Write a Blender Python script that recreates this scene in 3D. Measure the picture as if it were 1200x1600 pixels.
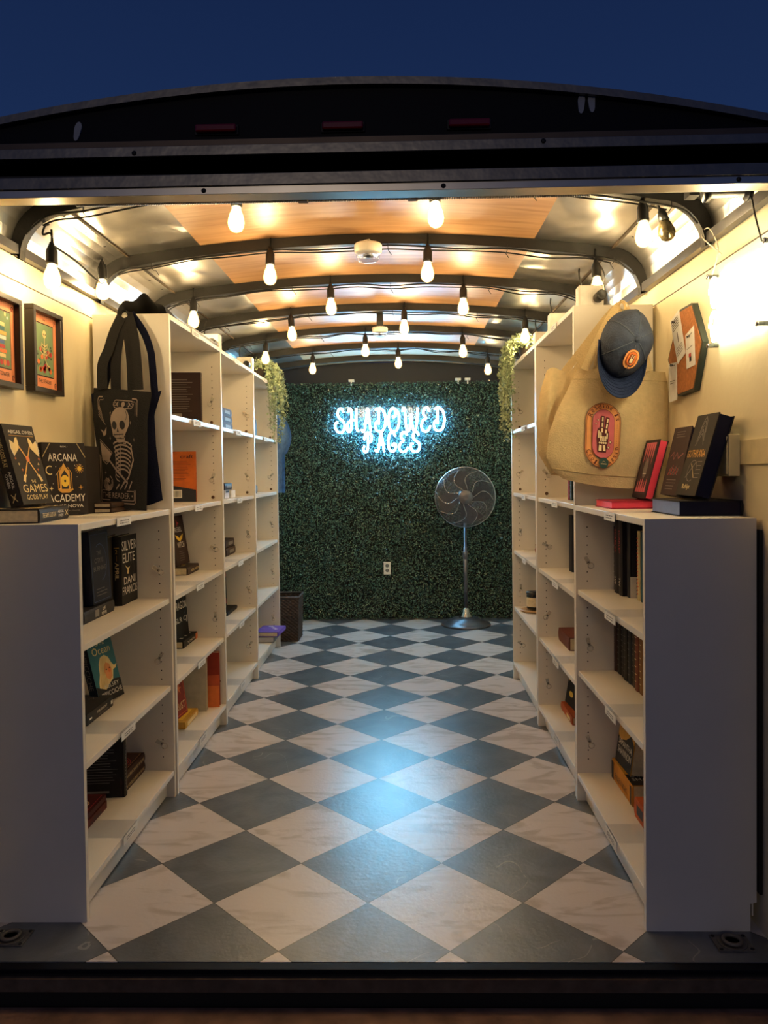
import bpy, math, random
import numpy as np
from mathutils import Matrix, Vector
random.seed(7)
for o in list(bpy.data.objects): bpy.data.objects.remove(o)
S = bpy.context.scene
COL = S.collection
# ---------------------------------------------------------------- camera
F, CX, CY = 1194.25, 606.3, 767.07
YAW, PITCH, ROLL, HC = 0.0210, -0.0258, -0.0126, 1.1897
cam_d = bpy.data.cameras.new('camera'); cam = bpy.data.objects.new('camera', cam_d); COL.objects.link(cam)
cy_, sy_, cp_, sp_, cr_, sr_ = math.cos(YAW), math.sin(YAW), math.cos(PITCH), math.sin(PITCH), math.cos(ROLL), math.sin(ROLL)
fw = Vector((-sy_*cp_, cy_*cp_, sp_)); r0 = Vector((cy_, sy_, 0)); u0 = r0.cross(fw)
rr = cr_*r0 + sr_*u0; uu = -sr_*r0 + cr_*u0
Mc = Matrix((rr, uu, -fw)).transposed().to_4x4(); Mc.translation = Vector((0, 0, HC))
cam.matrix_world = Mc
cam_d.sensor_fit = 'VERTICAL'; cam_d.sensor_height = 36.0; cam_d.lens = 36.0*F/1600
cam_d.shift_x = (600-CX)/1600; cam_d.shift_y = (CY-800)/1600
cam_d.clip_start = 0.05
S.camera = cam
# ---------------------------------------------------------------- dusk sky, added fill light, exposure
W = bpy.data.worlds.new('dusk_sky'); S.world = W; W.use_nodes = True
nt = W.node_tree; bg = nt.nodes['Background']
tc = nt.nodes.new('ShaderNodeTexCoord'); sx = nt.nodes.new('ShaderNodeSeparateXYZ'); rp = nt.nodes.new('ShaderNodeValToRGB')
nt.links.new(tc.outputs['Generated'], sx.inputs[0]); nt.links.new(sx.outputs['Z'], rp.inputs[0]); nt.links.new(rp.outputs[0], bg.inputs[0])
rp.color_ramp.elements[0].position = 0.30; rp.color_ramp.elements[0].color = (0.0105, 0.0265, 0.088, 1)
rp.color_ramp.elements[1].position = 0.62; rp.color_ramp.elements[1].color = (0.0060, 0.0155, 0.058, 1)
bg.inputs[1].default_value = 1.0
ld = bpy.data.lights.new('outside_fill_light', 'AREA'); ld.energy = 45; ld.size = 1.6; ld.color = (1.0, 0.80, 0.60)  # unseen area light added behind the camera to brighten the end panels
lamp = bpy.data.objects.new('outside_fill_light', ld); COL.objects.link(lamp)
lamp.location = (-1.2, -7.0, 3.6); lamp.rotation_euler = (Vector((-0.1, 2, 0.6))-Vector(lamp.location)).to_track_quat('-Z', 'Y').to_euler()
BULB_E, GLASS_E, NEON_E, SIGN_E = 250.0, 2.4, 84.0, 48.0
S.view_settings.view_transform = 'Standard'; S.view_settings.look = 'None'
S.view_settings.exposure = 0.0; S.view_settings.gamma = 1.0; S.view_settings.use_curve_mapping = False

# ---------------------------------------------------------------- materials
MATS = {}
def lin(c):
    return tuple(((x/255)/12.92 if x/255 <= 0.04045 else ((x/255+0.055)/1.055)**2.4) for x in c)
def mat(name, rgb, rough=0.5, metal=0.0, var=0.08, scale=30.0, bump=0.0, bscale=200.0, coat=0.0, alpha=1.0, trans=0.0, coord='Object'):
    if name in MATS: return MATS[name]
    m = bpy.data.materials.new(name); m.use_nodes = True; n = m.node_tree.nodes; l = m.node_tree.links
    b = n['Principled BSDF']; c = lin(rgb)
    b.inputs['Roughness'].default_value = rough; b.inputs['Metallic'].default_value = metal
    b.inputs['Coat Weight'].default_value = coat; b.inputs['Coat Roughness'].default_value = 0.12
    b.inputs['Transmission Weight'].default_value = trans; b.inputs['Alpha'].default_value = alpha
    t = n.new('ShaderNodeTexCoord'); nz = n.new('ShaderNodeTexNoise'); nz.inputs['Scale'].default_value = scale; nz.inputs['Detail'].default_value = 3
    l.new(t.outputs[coord], nz.inputs['Vector'])
    r = n.new('ShaderNodeValToRGB'); r.color_ramp.elements[0].position = 0.3; r.color_ramp.elements[1].position = 0.7
    r.color_ramp.elements[0].color = tuple(x*(1-var) for x in c)+(1,); r.color_ramp.elements[1].color = tuple(min(1, x*(1+var)) for x in c)+(1,)
    l.new(nz.outputs[0], r.inputs[0]); l.new(r.outputs[0], b.inputs['Base Color'])
    if name.startswith('navy_'): b.inputs['Specular IOR Level'].default_value = 0.15
    if bump > 0:
        n2 = n.new('ShaderNodeTexNoise'); n2.inputs['Scale'].default_value = bscale; l.new(t.outputs[coord], n2.inputs['Vector'])
        bp = n.new('ShaderNodeBump'); bp.inputs['Strength'].default_value = bump; bp.inputs['Distance'].default_value = 0.01
        l.new(n2.outputs[0], bp.inputs['Height']); l.new(bp.outputs[0], b.inputs['Normal'])
    MATS[name] = m; return m
def emis(name, rgb, strength):
    m = bpy.data.materials.new(name); m.use_nodes = True; n = m.node_tree.nodes; l = m.node_tree.links
    b = n['Principled BSDF']; b.inputs['Base Color'].default_value = (0.8, 0.8, 0.8, 1)
    b.inputs['Emission Color'].default_value = rgb+(1,); b.inputs['Emission Strength'].default_value = strength
    MATS[name] = m; return m
def clear(name, tint, fac, rough=0.05, glow=None, gs=0.0):
    """thin clear plastic or glass: mostly transparent, with a glossy film"""
    m = bpy.data.materials.new(name); m.use_nodes = True; n = m.node_tree.nodes; l = m.node_tree.links
    n.remove(n['Principled BSDF']); out = n['Material Output']
    t = n.new('ShaderNodeBsdfTransparent'); t.inputs[0].default_value = tint+(1,)
    g = n.new('ShaderNodeBsdfGlossy'); g.inputs['Roughness'].default_value = rough
    mx = n.new('ShaderNodeMixShader'); mx.inputs[0].default_value = fac
    l.new(t.outputs[0], mx.inputs[1]); l.new(g.outputs[0], mx.inputs[2])
    last = mx
    if glow:
        e = n.new('ShaderNodeEmission'); e.inputs[0].default_value = glow+(1,); e.inputs[1].default_value = gs
        a = n.new('ShaderNodeAddShader'); l.new(mx.outputs[0], a.inputs[0]); l.new(e.outputs[0], a.inputs[1]); last = a
    l.new(last.outputs[0], out.inputs[0]); MATS[name] = m; return m

white_board = mat('white_laminate', (222, 217, 208), 0.38, var=0.02, scale=8)
hole_m = mat('dark_hole', (40, 34, 30), 0.8)
wall_m = mat('painted_wall_board', (226, 213, 178), 0.42, var=0.05, scale=3, bump=0.12, bscale=25)
black = mat('black_plastic', (16, 16, 17), 0.4)
rubber = mat('black_rubber', (10, 10, 11), 0.6)
black_steel = mat('black_painted_steel', (12, 11, 11), 0.5, metal=0.0, bump=0.1, bscale=60)
navy_paint = mat('navy_vehicle_paint', (5, 8, 20), 0.55, var=0.1)
navy_dark = mat('dark_navy_panel', (7, 10, 26), 0.55)
alum = mat('dull_aluminium', (120, 118, 116), 0.38, metal=0.85, var=0.12, scale=12, bump=0.1, bscale=30)
alum_lip = mat('bright_aluminium', (205, 200, 190), 0.3, metal=0.9, var=0.08, scale=12)
rail_m = mat('grey_steel_rail', (105, 105, 110), 0.3, metal=0.7)
chrome = mat('brushed_chrome', (170, 170, 172), 0.22, metal=1.0)
gun = mat('gunmetal', (104, 102, 108), 0.36, metal=0.7)
white_pl = mat('white_plastic', (228, 224, 214), 0.35)
paper = mat('white_paper', (232, 232, 230), 0.7)
print_grey = mat('printed_grey_text', (95, 100, 112), 0.7)
ink = mat('black_ink', (20, 18, 18), 0.6)
wood_bump = mat('worn_wood_bumper', (128, 98, 80), 0.6, var=0.35, scale=14, bump=0.4, bscale=40)
red_lens = mat('red_lens', (120, 16, 22), 0.2, coat=0.5)
sticker = mat('reflective_sticker', (150, 155, 165), 0.35)
acrylic = clear('clear_acrylic', (0.97, 0.98, 1.0), 0.08, 0.2)
acrylic_sign = clear('clear_sign_backing', (0.86, 0.93, 1.0), 0.03, 0.1)
glass_m = clear('glowing_bulb_glass', (1.0, 0.93, 0.8), 0.08, 0.03, (1.0, 0.62, 0.22), GLASS_E)
filament_m = emis('glowing_filament', (1.0, 0.76, 0.42), BULB_E)
neon_m = emis('blue_white_neon', (0.22, 0.64, 1.0), NEON_E)
warm_neon_m = emis('warm_white_neon', (1.0, 0.80, 0.45), SIGN_E)
lens_m = clear('clear_dome_lens', (0.85, 0.9, 1.0), 0.3, 0.05)

# ---------------------------------------------------------------- mesh tools
class MB:
    def __init__(s): s.v = []; s.f = []; s.mi = []; s.mats = []; s.smooth = []
    def m(s, mt):
        if mt not in s.mats: s.mats.append(mt)
        return s.mats.index(mt)
    def add(s, vs, fs, mt, M=None, smooth=False):
        b = len(s.v)
        if M is not None: vs = [M @ Vector(v) for v in vs]
        s.v += [tuple(v) for v in vs]; i = s.m(mt)
        for f in fs: s.f.append(tuple(b+k for k in f)); s.mi.append(i); s.smooth.append(smooth)
        return s
    def box(s, a, b, mt, M=None):
        x0, x1 = sorted((a[0], b[0])); y0, y1 = sorted((a[1], b[1])); z0, z1 = sorted((a[2], b[2]))
        vs = [(x0,y0,z0),(x1,y0,z0),(x1,y1,z0),(x0,y1,z0),(x0,y0,z1),(x1,y0,z1),(x1,y1,z1),(x0,y1,z1)]
        return s.add(vs, [(0,3,2,1),(4,5,6,7),(0,1,5,4),(1,2,6,5),(2,3,7,6),(3,0,4,7)], mt, M)
    def prism(s, pts, axis, a, b, mt, M=None):
        """closed outline extruded along axis from a to b; pts in the two other axes, in order"""
        def P(p, t):
            return (t, p[0], p[1]) if axis == 'x' else ((p[0], t, p[1]) if axis == 'y' else (p[0], p[1], t))
        n = len(pts); vs = [P(p, a) for p in pts]+[P(p, b) for p in pts]
        fs = [tuple(range(n)), tuple(range(2*n-1, n-1, -1))]+[(i, (i+1) % n, n+(i+1) % n, n+i) for i in range(n)]
        return s.add(vs, fs, mt, M)
    def tube(s, path, r, mt, n=8, M=None, closed=False, caps=True):
        P = [Vector(p) for p in path]; k = len(P); rs = r if isinstance(r, (list, tuple)) else [r]*k
        vs = []; prev = None
        for i in range(k):
            if closed: t = P[(i+1) % k]-P[i-1]
            else: t = P[min(i+1, k-1)]-P[max(i-1, 0)]
            if t.length < 1e-9: t = Vector((0, 0, 1))
            t.normalize()
            if prev is None:
                a = Vector((0, 0, 1)) if abs(t.z) < 0.9 else Vector((1, 0, 0)); prev = (a-t*a.dot(t)).normalized()
            else:
                prev = prev-t*prev.dot(t)
                prev = prev.normalized() if prev.length > 1e-6 else t.orthogonal().normalized()
            q = t.cross(prev)
            for j in range(n):
                a = 2*math.pi*j/n; vs.append(P[i]+(prev*math.cos(a)+q*math.sin(a))*rs[i])
        fs = []
        for i in range(k if closed else k-1):
            for j in range(n):
                a = i*n+j; b = i*n+(j+1) % n; c = ((i+1) % k)*n; fs.append((a, b, c+(j+1) % n, c+j))
        if caps and not closed: fs += [tuple(range(n-1, -1, -1)), tuple((k-1)*n+j for j in range(n))]
        return s.add(vs, fs, mt, M, True)
    def lathe(s, prof, mt, n=24, M=None):
        vs = []; fs = []
        for (r, z) in prof:
            for j in range(n): a = 2*math.pi*j/n; vs.append((r*math.cos(a), r*math.sin(a), z))
        for i in range(len(prof)-1):
            for j in range(n): fs.append((i*n+j, i*n+(j+1) % n, (i+1)*n+(j+1) % n, (i+1)*n+j))
        if prof[0][0] > 1e-5: fs.append(tuple(range(n-1, -1, -1)))
        if prof[-1][0] > 1e-5: fs.append(tuple((len(prof)-1)*n+j for j in range(n)))
        return s.add(vs, fs, mt, M, True)
    def grid(s, fn, nu, nv, mt, M=None, smooth=True):
        vs = [fn(i/nu, j/nv) for j in range(nv+1) for i in range(nu+1)]
        fs = [(j*(nu+1)+i, j*(nu+1)+i+1, (j+1)*(nu+1)+i+1, (j+1)*(nu+1)+i) for j in range(nv) for i in range(nu)]
        return s.add(vs, fs, mt, M, smooth)
    def ribbon(s, path, w, th, mt, side=(1, 0, 0), M=None):
        """flat strap following path, w wide along side, th thick"""
        P = [Vector(p) for p in path]; sd = Vector(side); vs = []; k = len(P)
        for i in range(k):
            t = (P[min(i+1, k-1)]-P[max(i-1, 0)]).normalized(); a = (sd-t*sd.dot(t)).normalized(); q = t.cross(a)
            for (c, d) in ((-1, -1), (1, -1), (1, 1), (-1, 1)): vs.append(P[i]+a*c*w/2+q*d*th/2)
        fs = [(i*4+j, i*4+(j+1) % 4, i*4+4+(j+1) % 4, i*4+4+j) for i in range(k-1) for j in range(4)]
        fs += [(3, 2, 1, 0), tuple((k-1)*4+j for j in range(4))]
        return s.add(vs, fs, mt, M)
    def build(s, name, parent=None, bevel=0.0):
        me = bpy.data.meshes.new(name); me.from_pydata(s.v, [], s.f)
        for mt in s.mats: me.materials.append(mt)
        me.polygons.foreach_set('material_index', s.mi); me.polygons.foreach_set('use_smooth', s.smooth); me.update()
        o = bpy.data.objects.new(name, me); COL.objects.link(o)
        if parent is not None: o.parent = parent
        if bevel > 0:
            b = o.modifiers.new('bevel', 'BEVEL'); b.width = bevel; b.segments = 2; b.limit_method = 'ANGLE'
        return o
def tag(o, label=None, cat=None, group=None, kind=None):
    if label: o['label'] = label
    if cat: o['category'] = cat
    if group: o['group'] = group
    if kind: o['kind'] = kind
    return o
def thing(name, label, cat, loc=(0, 0, 0), group=None, M=None):
    o = bpy.data.objects.new(name, None); COL.objects.link(o); o.empty_display_size = 0.05
    if M is not None: o.matrix_world = M
    else: o.location = loc
    return tag(o, label, cat, group)
def struct(o, label=None): return tag(o, label, None, None, 'structure')
def spline(pts, k=6, closed=False):
    P = [Vector(p) for p in pts]; n = len(P); out = []
    for i in range(n if closed else n-1):
        if closed: a, b, c, d = P[i-1], P[i], P[(i+1) % n], P[(i+2) % n]
        else: a, b, c, d = P[max(i-1, 0)], P[i], P[i+1], P[min(i+2, n-1)]
        for j in range(k):
            t = j/k
            out.append(0.5*((2*b)+(c-a)*t+(2*a-5*b+4*c-d)*t*t+(3*b-a-3*c+d)*t*t*t))
    if not closed: out.append(P[-1])
    return out
TXT = {}
def text_geo(s):
    if s not in TXT:
        cu = bpy.data.curves.new('t', 'FONT'); cu.body = s; cu.resolution_u = 2
        o = bpy.data.objects.new('t', cu); me = bpy.data.meshes.new_from_object(o)
        v = [(p.co.x, p.co.y) for p in me.vertices]; f = [tuple(p.vertices) for p in me.polygons]
        bpy.data.objects.remove(o); bpy.data.curves.remove(cu); bpy.data.meshes.remove(me)
        xs = [a[0] for a in v] or [0, 1]; ys = [a[1] for a in v] or [0, 1]
        x0, x1, y0, y1 = min(xs), max(xs), min(ys), max(ys)
        TXT[s] = ([((a-x0)/max(x1-x0, 1e-6), (b-y0)/max(y1-y0, 1e-6)) for a, b in v], f)
    return TXT[s]
class Art:
    """printed shapes: flat polygons in (u, v), stacked in very thin layers"""
    def __init__(s): s.p = []
    def poly(s, pts, mt, w=1): s.p.append((list(pts), [tuple(range(len(pts)))], mt, w)); return s
    def rect(s, a, b, c, d, mt, w=1):
        return s.poly([(a, b), (c, b), (c, d), (a, d)], mt, w)
    def disc(s, x, y, rx, mt, w=1, ry=None, n=18, a0=0, a1=2*math.pi):
        ry = ry or rx
        return s.poly([(x+rx*math.cos(a0+(a1-a0)*i/n), y+ry*math.sin(a0+(a1-a0)*i/n)) for i in range(n)], mt, w)
    def line(s, pts, th, mt, w=1, closed=False):
        pts = [Vector((p[0], p[1])) for p in pts]
        if closed: pts.append(pts[0])
        vs = []; n = len(pts)
        for i, p in enumerate(pts):
            t = pts[min(i+1, n-1)]-pts[max(i-1, 0)]
            t = t.normalized() if t.length > 1e-9 else Vector((1, 0)); q = Vector((-t.y, t.x))*th/2
            vs += [tuple(p+q), tuple(p-q)]
        s.p.append((vs, [(2*i, 2*i+1, 2*i+3, 2*i+2) for i in range(n-1)], mt, w)); return s
    def frame(s, a, b, c, d, th, mt, w=1, r=0.0):
        if r <= 0: return s.line([(a, b), (c, b), (c, d), (a, d)], th, mt, w, True)
        pts = []
        for (cx, cy, a0) in ((c-r, b+r, -90), (c-r, d-r, 0), (a+r, d-r, 90), (a+r, b+r, 180)):
            for k in range(5): t = math.radians(a0+k*22.5); pts.append((cx+r*math.cos(t), cy+r*math.sin(t)))
        return s.line(pts, th, mt, w, True)
    def arc(s, x, y, r, a0, a1, th, mt, w=1, ry=None, n=12):
        ry = ry or r
        return s.line([(x+r*math.cos(math.radians(a0+(a1-a0)*i/n)), y+ry*math.sin(math.radians(a0+(a1-a0)*i/n))) for i in range(n+1)], th, mt, w)
    def text(s, t, a, b, c, d, mt, w=2, rot=0):
        v, f = text_geo(t)
        if rot == 90:    # reads from top to bottom (spine)
            pts = [(a+(c-a)*y, d-(d-b)*x) for x, y in v]
        else: pts = [(a+(c-a)*x, b+(d-b)*y) for x, y in v]
        s.p.append((pts, f, mt, w)); return s
    def star(s, x, y, r, mt, w=1, n=4, inner=0.3, rot=0):
        return s.poly([(x+(r if k % 2 == 0 else r*inner)*math.cos(rot+math.pi*k/n), y+(r if k % 2 == 0 else r*inner)*math.sin(rot+math.pi*k/n)) for k in range(2*n)], mt, w)
    def build(s, name, fn, parent, base=0.0004, step=0.0003):
        mb = MB()
        for pts, fs, mt, w in s.p: mb.add([fn(p[0], p[1], base+step*w) for p in pts], fs, mt)
        return mb.build(name, parent)

def wood_mat():
    m = bpy.data.materials.new('varnished_plywood'); m.use_nodes = True; n = m.node_tree.nodes; l = m.node_tree.links
    b = n['Principled BSDF']; t = n.new('ShaderNodeTexCoord'); mp = n.new('ShaderNodeMapping'); mp.inputs['Scale'].default_value = (2.0, 26, 10)
    nz = n.new('ShaderNodeTexNoise'); nz.inputs['Scale'].default_value = 1.6; nz.inputs['Detail'].default_value = 6; nz.inputs['Distortion'].default_value = 0.6
    r = n.new('ShaderNodeValToRGB'); e = r.color_ramp.elements
    e[0].position = 0.32; e[0].color = lin((178, 126, 78))+(1,); e[1].position = 0.62; e[1].color = lin((204, 160, 114))+(1,)
    l.new(t.outputs['Object'], mp.inputs[0]); l.new(mp.outputs[0], nz.inputs['Vector']); l.new(nz.outputs[0], r.inputs[0])
    l.new(r.outputs[0], b.inputs['Base Color']); b.inputs['Roughness'].default_value = 0.5
    b.inputs['Specular IOR Level'].default_value = 0.5; b.inputs['Coat Weight'].default_value = 0.8; b.inputs['Coat IOR'].default_value = 1.6; b.inputs['Coat Roughness'].default_value = 0.45
    MATS['wood'] = m; return m
def sheet_mat():
    m = bpy.data.materials.new('wrinkled_sheet_metal'); m.use_nodes = True; n = m.node_tree.nodes; l = m.node_tree.links
    b = n['Principled BSDF']; b.inputs['Metallic'].default_value = 1.0; b.inputs['Roughness'].default_value = 0.3
    t = n.new('ShaderNodeTexCoord'); nz = n.new('ShaderNodeTexNoise'); nz.inputs['Scale'].default_value = 3.0; nz.inputs['Detail'].default_value = 0.5; nz.inputs['Distortion'].default_value = 0.8
    mp = n.new('ShaderNodeMapping'); mp.inputs['Scale'].default_value = (1.6, 0.9, 1.6)
    l.new(t.outputs['Object'], mp.inputs[0]); l.new(mp.outputs[0], nz.inputs['Vector'])
    bp = n.new('ShaderNodeBump'); bp.inputs['Strength'].default_value = 0.75; bp.inputs['Distance'].default_value = 0.05
    l.new(nz.outputs[0], bp.inputs['Height']); l.new(bp.outputs[0], b.inputs['Normal'])
    n2 = n.new('ShaderNodeTexNoise'); n2.inputs['Scale'].default_value = 14; n2.inputs['Detail'].default_value = 6; l.new(t.outputs['Object'], n2.inputs['Vector'])
    r = n.new('ShaderNodeValToRGB'); r.color_ramp.elements[0].color = (0.62, 0.61, 0.60, 1); r.color_ramp.elements[1].color = (0.82, 0.81, 0.80, 1)
    l.new(n2.outputs[0], r.inputs[0]); l.new(r.outputs[0], b.inputs['Base Color'])
    MATS['sheet'] = m; return m
def floor_mat():
    m = bpy.data.materials.new('diamond_vinyl_tiles'); m.use_nodes = True; n = m.node_tree.nodes; l = m.node_tree.links
    b = n['Principled BSDF']; t = n.new('ShaderNodeTexCoord'); sp = n.new('ShaderNodeSeparateXYZ'); l.new(t.outputs['Object'], sp.inputs[0])
    def M(op, a, c=None):
        q = n.new('ShaderNodeMath'); q.operation = op
        for i, x in enumerate((a, c)):
            if x is None: continue
            if isinstance(x, (int, float)): q.inputs[i].default_value = x
            else: l.new(x, q.inputs[i])
        return q.outputs[0]
    D = 0.4265
    X = M('DIVIDE', M('ADD', sp.outputs['X'], 0.3265), D); Y = M('DIVIDE', M('SUBTRACT', sp.outputs['Y'], 2.290), D)
    A = M('ADD', X, Y); B = M('SUBTRACT', X, Y)
    fa = M('FLOOR', A); fb = M('FLOOR', B)
    par = M('MODULO', M('ABSOLUTE', M('ADD', fa, M('ADD', fb, 41))), 2.0)          # 1 = dark where fa+fb odd
    def edge(v):
        fr = M('FRACT', v); return M('MINIMUM', fr, M('SUBTRACT', 1.0, fr))
    ed = M('LESS_THAN', M('MINIMUM', edge(A), edge(B)), 0.0045)
    cell = M('ADD', M('MULTIPLY', fa, 3.17), M('MULTIPLY', fb, 7.31))
    cb = n.new('ShaderNodeCombineXYZ'); l.new(cell, cb.inputs[0]); l.new(M('MULTIPLY', cell, 0.37), cb.inputs[1])
    va = n.new('ShaderNodeVectorMath'); va.operation = 'ADD'; l.new(t.outputs['Object'], va.inputs[0]); l.new(cb.outputs[0], va.inputs[1])
    n1 = n.new('ShaderNodeTexNoise'); n1.inputs['Scale'].default_value = 5; n1.inputs['Detail'].default_value = 8; n1.inputs['Distortion'].default_value = 1.8; l.new(va.outputs[0], n1.inputs['Vector'])
    mp = n.new('ShaderNodeMapping'); mp.inputs['Rotation'].default_value = (0, 0, 0.5); mp.inputs['Scale'].default_value = (1.0, 3.0, 1); l.new(va.outputs[0], mp.inputs[0])
    n2 = n.new('ShaderNodeTexNoise'); n2.inputs['Scale'].default_value = 3.2; n2.inputs['Detail'].default_value = 7; n2.inputs['Distortion'].default_value = 2.2; l.new(mp.outputs[0], n2.inputs['Vector'])
    rl = n.new('ShaderNodeValToRGB'); e = rl.color_ramp.elements; e[0].position = 0.36; e[0].color = lin((176, 168, 164))+(1,); e[1].position = 0.5; e[1].color = lin((204, 198, 198))+(1,)
    l.new(n2.outputs[0], rl.inputs[0])
    rd = n.new('ShaderNodeValToRGB'); e = rd.color_ramp.elements; e[0].position = 0.35; e[0].color = lin((76, 83, 92))+(1,); e[1].position = 0.66; e[1].color = lin((98, 105, 114))+(1,)
    l.new(n1.outputs[0], rd.inputs[0])
    # thin pale veins in the dark tiles
    n3 = n.new('ShaderNodeTexNoise'); n3.inputs['Scale'].default_value = 1.6; n3.inputs['Detail'].default_value = 3; l.new(va.outputs[0], n3.inputs['Vector'])
    vein = M('MULTIPLY', M('LESS_THAN', M('ABSOLUTE', M('SUBTRACT', n3.outputs[0], 0.5)), 0.0010), M('GREATER_THAN', n1.outputs[0], 0.5))
    mv = n.new('ShaderNodeMix'); mv.data_type = 'RGBA'; l.new(M('MULTIPLY', vein, 0.45), mv.inputs[0]); l.new(rd.outputs[0], mv.inputs[6]); mv.inputs[7].default_value = lin((175, 175, 170))+(1,)
    mx = n.new('ShaderNodeMix'); mx.data_type = 'RGBA'; l.new(par, mx.inputs[0]); l.new(rl.outputs[0], mx.inputs[6]); l.new(mv.outputs[2], mx.inputs[7])
    mg = n.new('ShaderNodeMix'); mg.data_type = 'RGBA'; l.new(ed, mg.inputs[0]); l.new(mx.outputs[2], mg.inputs[6]); mg.inputs[7].default_value = lin((62, 60, 60))+(1,)
    l.new(mg.outputs[2], b.inputs['Base Color'])
    n4 = n.new('ShaderNodeTexNoise'); n4.inputs['Scale'].default_value = 70; n4.inputs['Detail'].default_value = 5; l.new(t.outputs['Object'], n4.inputs['Vector'])
    bp = n.new('ShaderNodeBump'); bp.inputs['Strength'].default_value = 0.2; bp.inputs['Distance'].default_value = 0.004
    l.new(n4.outputs[0], bp.inputs['Height']); l.new(bp.outputs[0], b.inputs['Normal'])
    b.inputs['Roughness'].default_value = 0.29; b.inputs['Specular IOR Level'].default_value = 0.9
    return m
plywood = wood_mat(); sheet = sheet_mat(); tiles = floor_mat()

# ---------------------------------------------------------------- setting
C0, HW = -0.122, 1.027                 # centre line and half width of the trailer
XL, XR = C0-HW, C0+HW                  # inner wall faces
YF, YB = 1.823, 6.15
def roof_z(x, top=2.03):
    d = abs(x-C0)
    return top-0.083*d*d
def roof_profile(top, x0, x1, n=24, R=0.14):
    """points (x, z) along the roof from x0 to x1, rounding down into the walls"""
    pts = []
    for i in range(n+1):
        x = x0+(x1-x0)*i/n; d = abs(x-C0); z = roof_z(x, top)
        if d > HW-R:
            q = min(1.0, (d-(HW-R))/R); z = roof_z(C0+HW-R, top)-R*(1-math.sqrt(max(0, 1-q*q)))
        pts.append((x, z))
    return pts
def full_profile(top, inset=0.0, R=0.15, zend=1.84):
    pts = [(XL+inset, zend)]
    z1 = roof_z(XL+R, top)-inset
    for k in range(0, 9):
        a = math.radians(180-k*90/8); pts.append((XL+inset+(R)*(1+math.cos(a)), z1-R+R*math.sin(a)))
    for k in range(1, 24):
        x = XL+inset+R+(XR-XL-2*inset-2*R)*k/24; pts.append((x, roof_z(x, top)-inset))
    for k in range(0, 9):
        a = math.radians(90-k*90/8); pts.append((XR-inset-R+R*math.cos(a), z1-R+R*math.sin(a)))
    pts.append((XR-inset, zend)); return pts

struct(MB().box((XL-0.05, YF, -0.02), (XR+0.05, YB+0.05, 0), tiles).build('floor'))
def side_wall(name, x, s):
    mb = MB(); y1 = YB
    mb.box((x, YF, -0.02), (x+s*0.05, y1, 1.90), wall_m)
    mb.box((x-s*0.004, YF+0.005, 0.0), (x, y1, 1.766), wall_m)     # lower sheet, standing proud below the seam
    return struct(mb.build(name))
side_wall('wall_left', XL, -1); side_wall('wall_right', XR, 1)
seam = mat('dark_seam', (60, 48, 34), 0.7)
struct(MB().box((XL, YF+0.01, 1.766), (XL+0.0045, YB, 1.770), seam).build('trim_1'))
struct(MB().box((XR-0.0045, YF+0.01, 1.766), (XR, YB, 1.770), seam).build('trim_2'))
struct(MB().box((XL-0.05, YB, -0.02), (XR+0.05, YB+0.05, 2.06), navy_dark).build('wall_back'))
# roof skin : plywood in the middle, sheet metal towards the walls
PX0, PX1 = -0.745, 0.49
def skin(mb, pts, mt, th=0.012):
    n = len(pts); vs = []
    for y in (1.862, YB+0.03):
        vs += [(x, y, z) for x, z in pts]+[(x, y, z+th) for x, z in pts]
    fs = [(i, i+1, 2*n+i+1, 2*n+i) for i in range(n-1)]+[(n+i+1, n+i, 3*n+i, 3*n+i+1) for i in range(n-1)]
    fs += [(i+1, i, n+i, n+i+1) for i in range(n-1)]
    mb.add(vs, fs, mt, smooth=False)
fp = full_profile(2.068)
def cut(pts, a, b):
    out = [p for p in pts if a < p[0] < b]
    def at(x):
        for p, q in zip(pts, pts[1:]):
            if p[0] <= x <= q[0] and q[0] > p[0]: return (x, p[1]+(q[1]-p[1])*(x-p[0])/(q[0]-p[0]))
    l = at(a) if a > pts[0][0] else None; r = at(b) if b < pts[-1][0] else None
    return ([l] if l else [pts[0]])+out+([r] if r else [pts[-1]])
ceil = MB(); skin(ceil, cut(fp, PX0, PX1), plywood); ceiling = struct(ceil.build('ceiling'))
for a, b in ((XL-1, -1.02), (-1.015, PX0), (PX1, 0.775), (0.78, XR+1)):
    sm = MB(); pts = cut(fp, a, b); skin(sm, [(x, z+0.001) for x, z in pts], sheet)
    for k in range(24):                                          # rows of staples along the seam of each sheet
        e = pts[-1] if b < 0 else pts[0]
        if b > XR or a < XL:
            y = 1.9+k*0.16; q = e[0]+(-0.03 if b < 0 else 0.03)
            sm.box((q-0.006, y, roof_z(q, 2.068)-0.002), (q+0.006, y+0.002, roof_z(q, 2.068)+0.001), black)
    o = sm.build('ceiling_sheet', ceiling)
struct(MB().box((-1.022, YF, roof_z(-1.02, 2.068)-0.004), (-1.013, YB, roof_z(-1.02, 2.068)+0.002), seam).build('trim_3'))
struct(MB().box((0.772, YF, roof_z(0.778, 2.068)-0.006), (0.781, YB, roof_z(0.778, 2.068)+0.002), seam).build('trim_4'))
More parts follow.
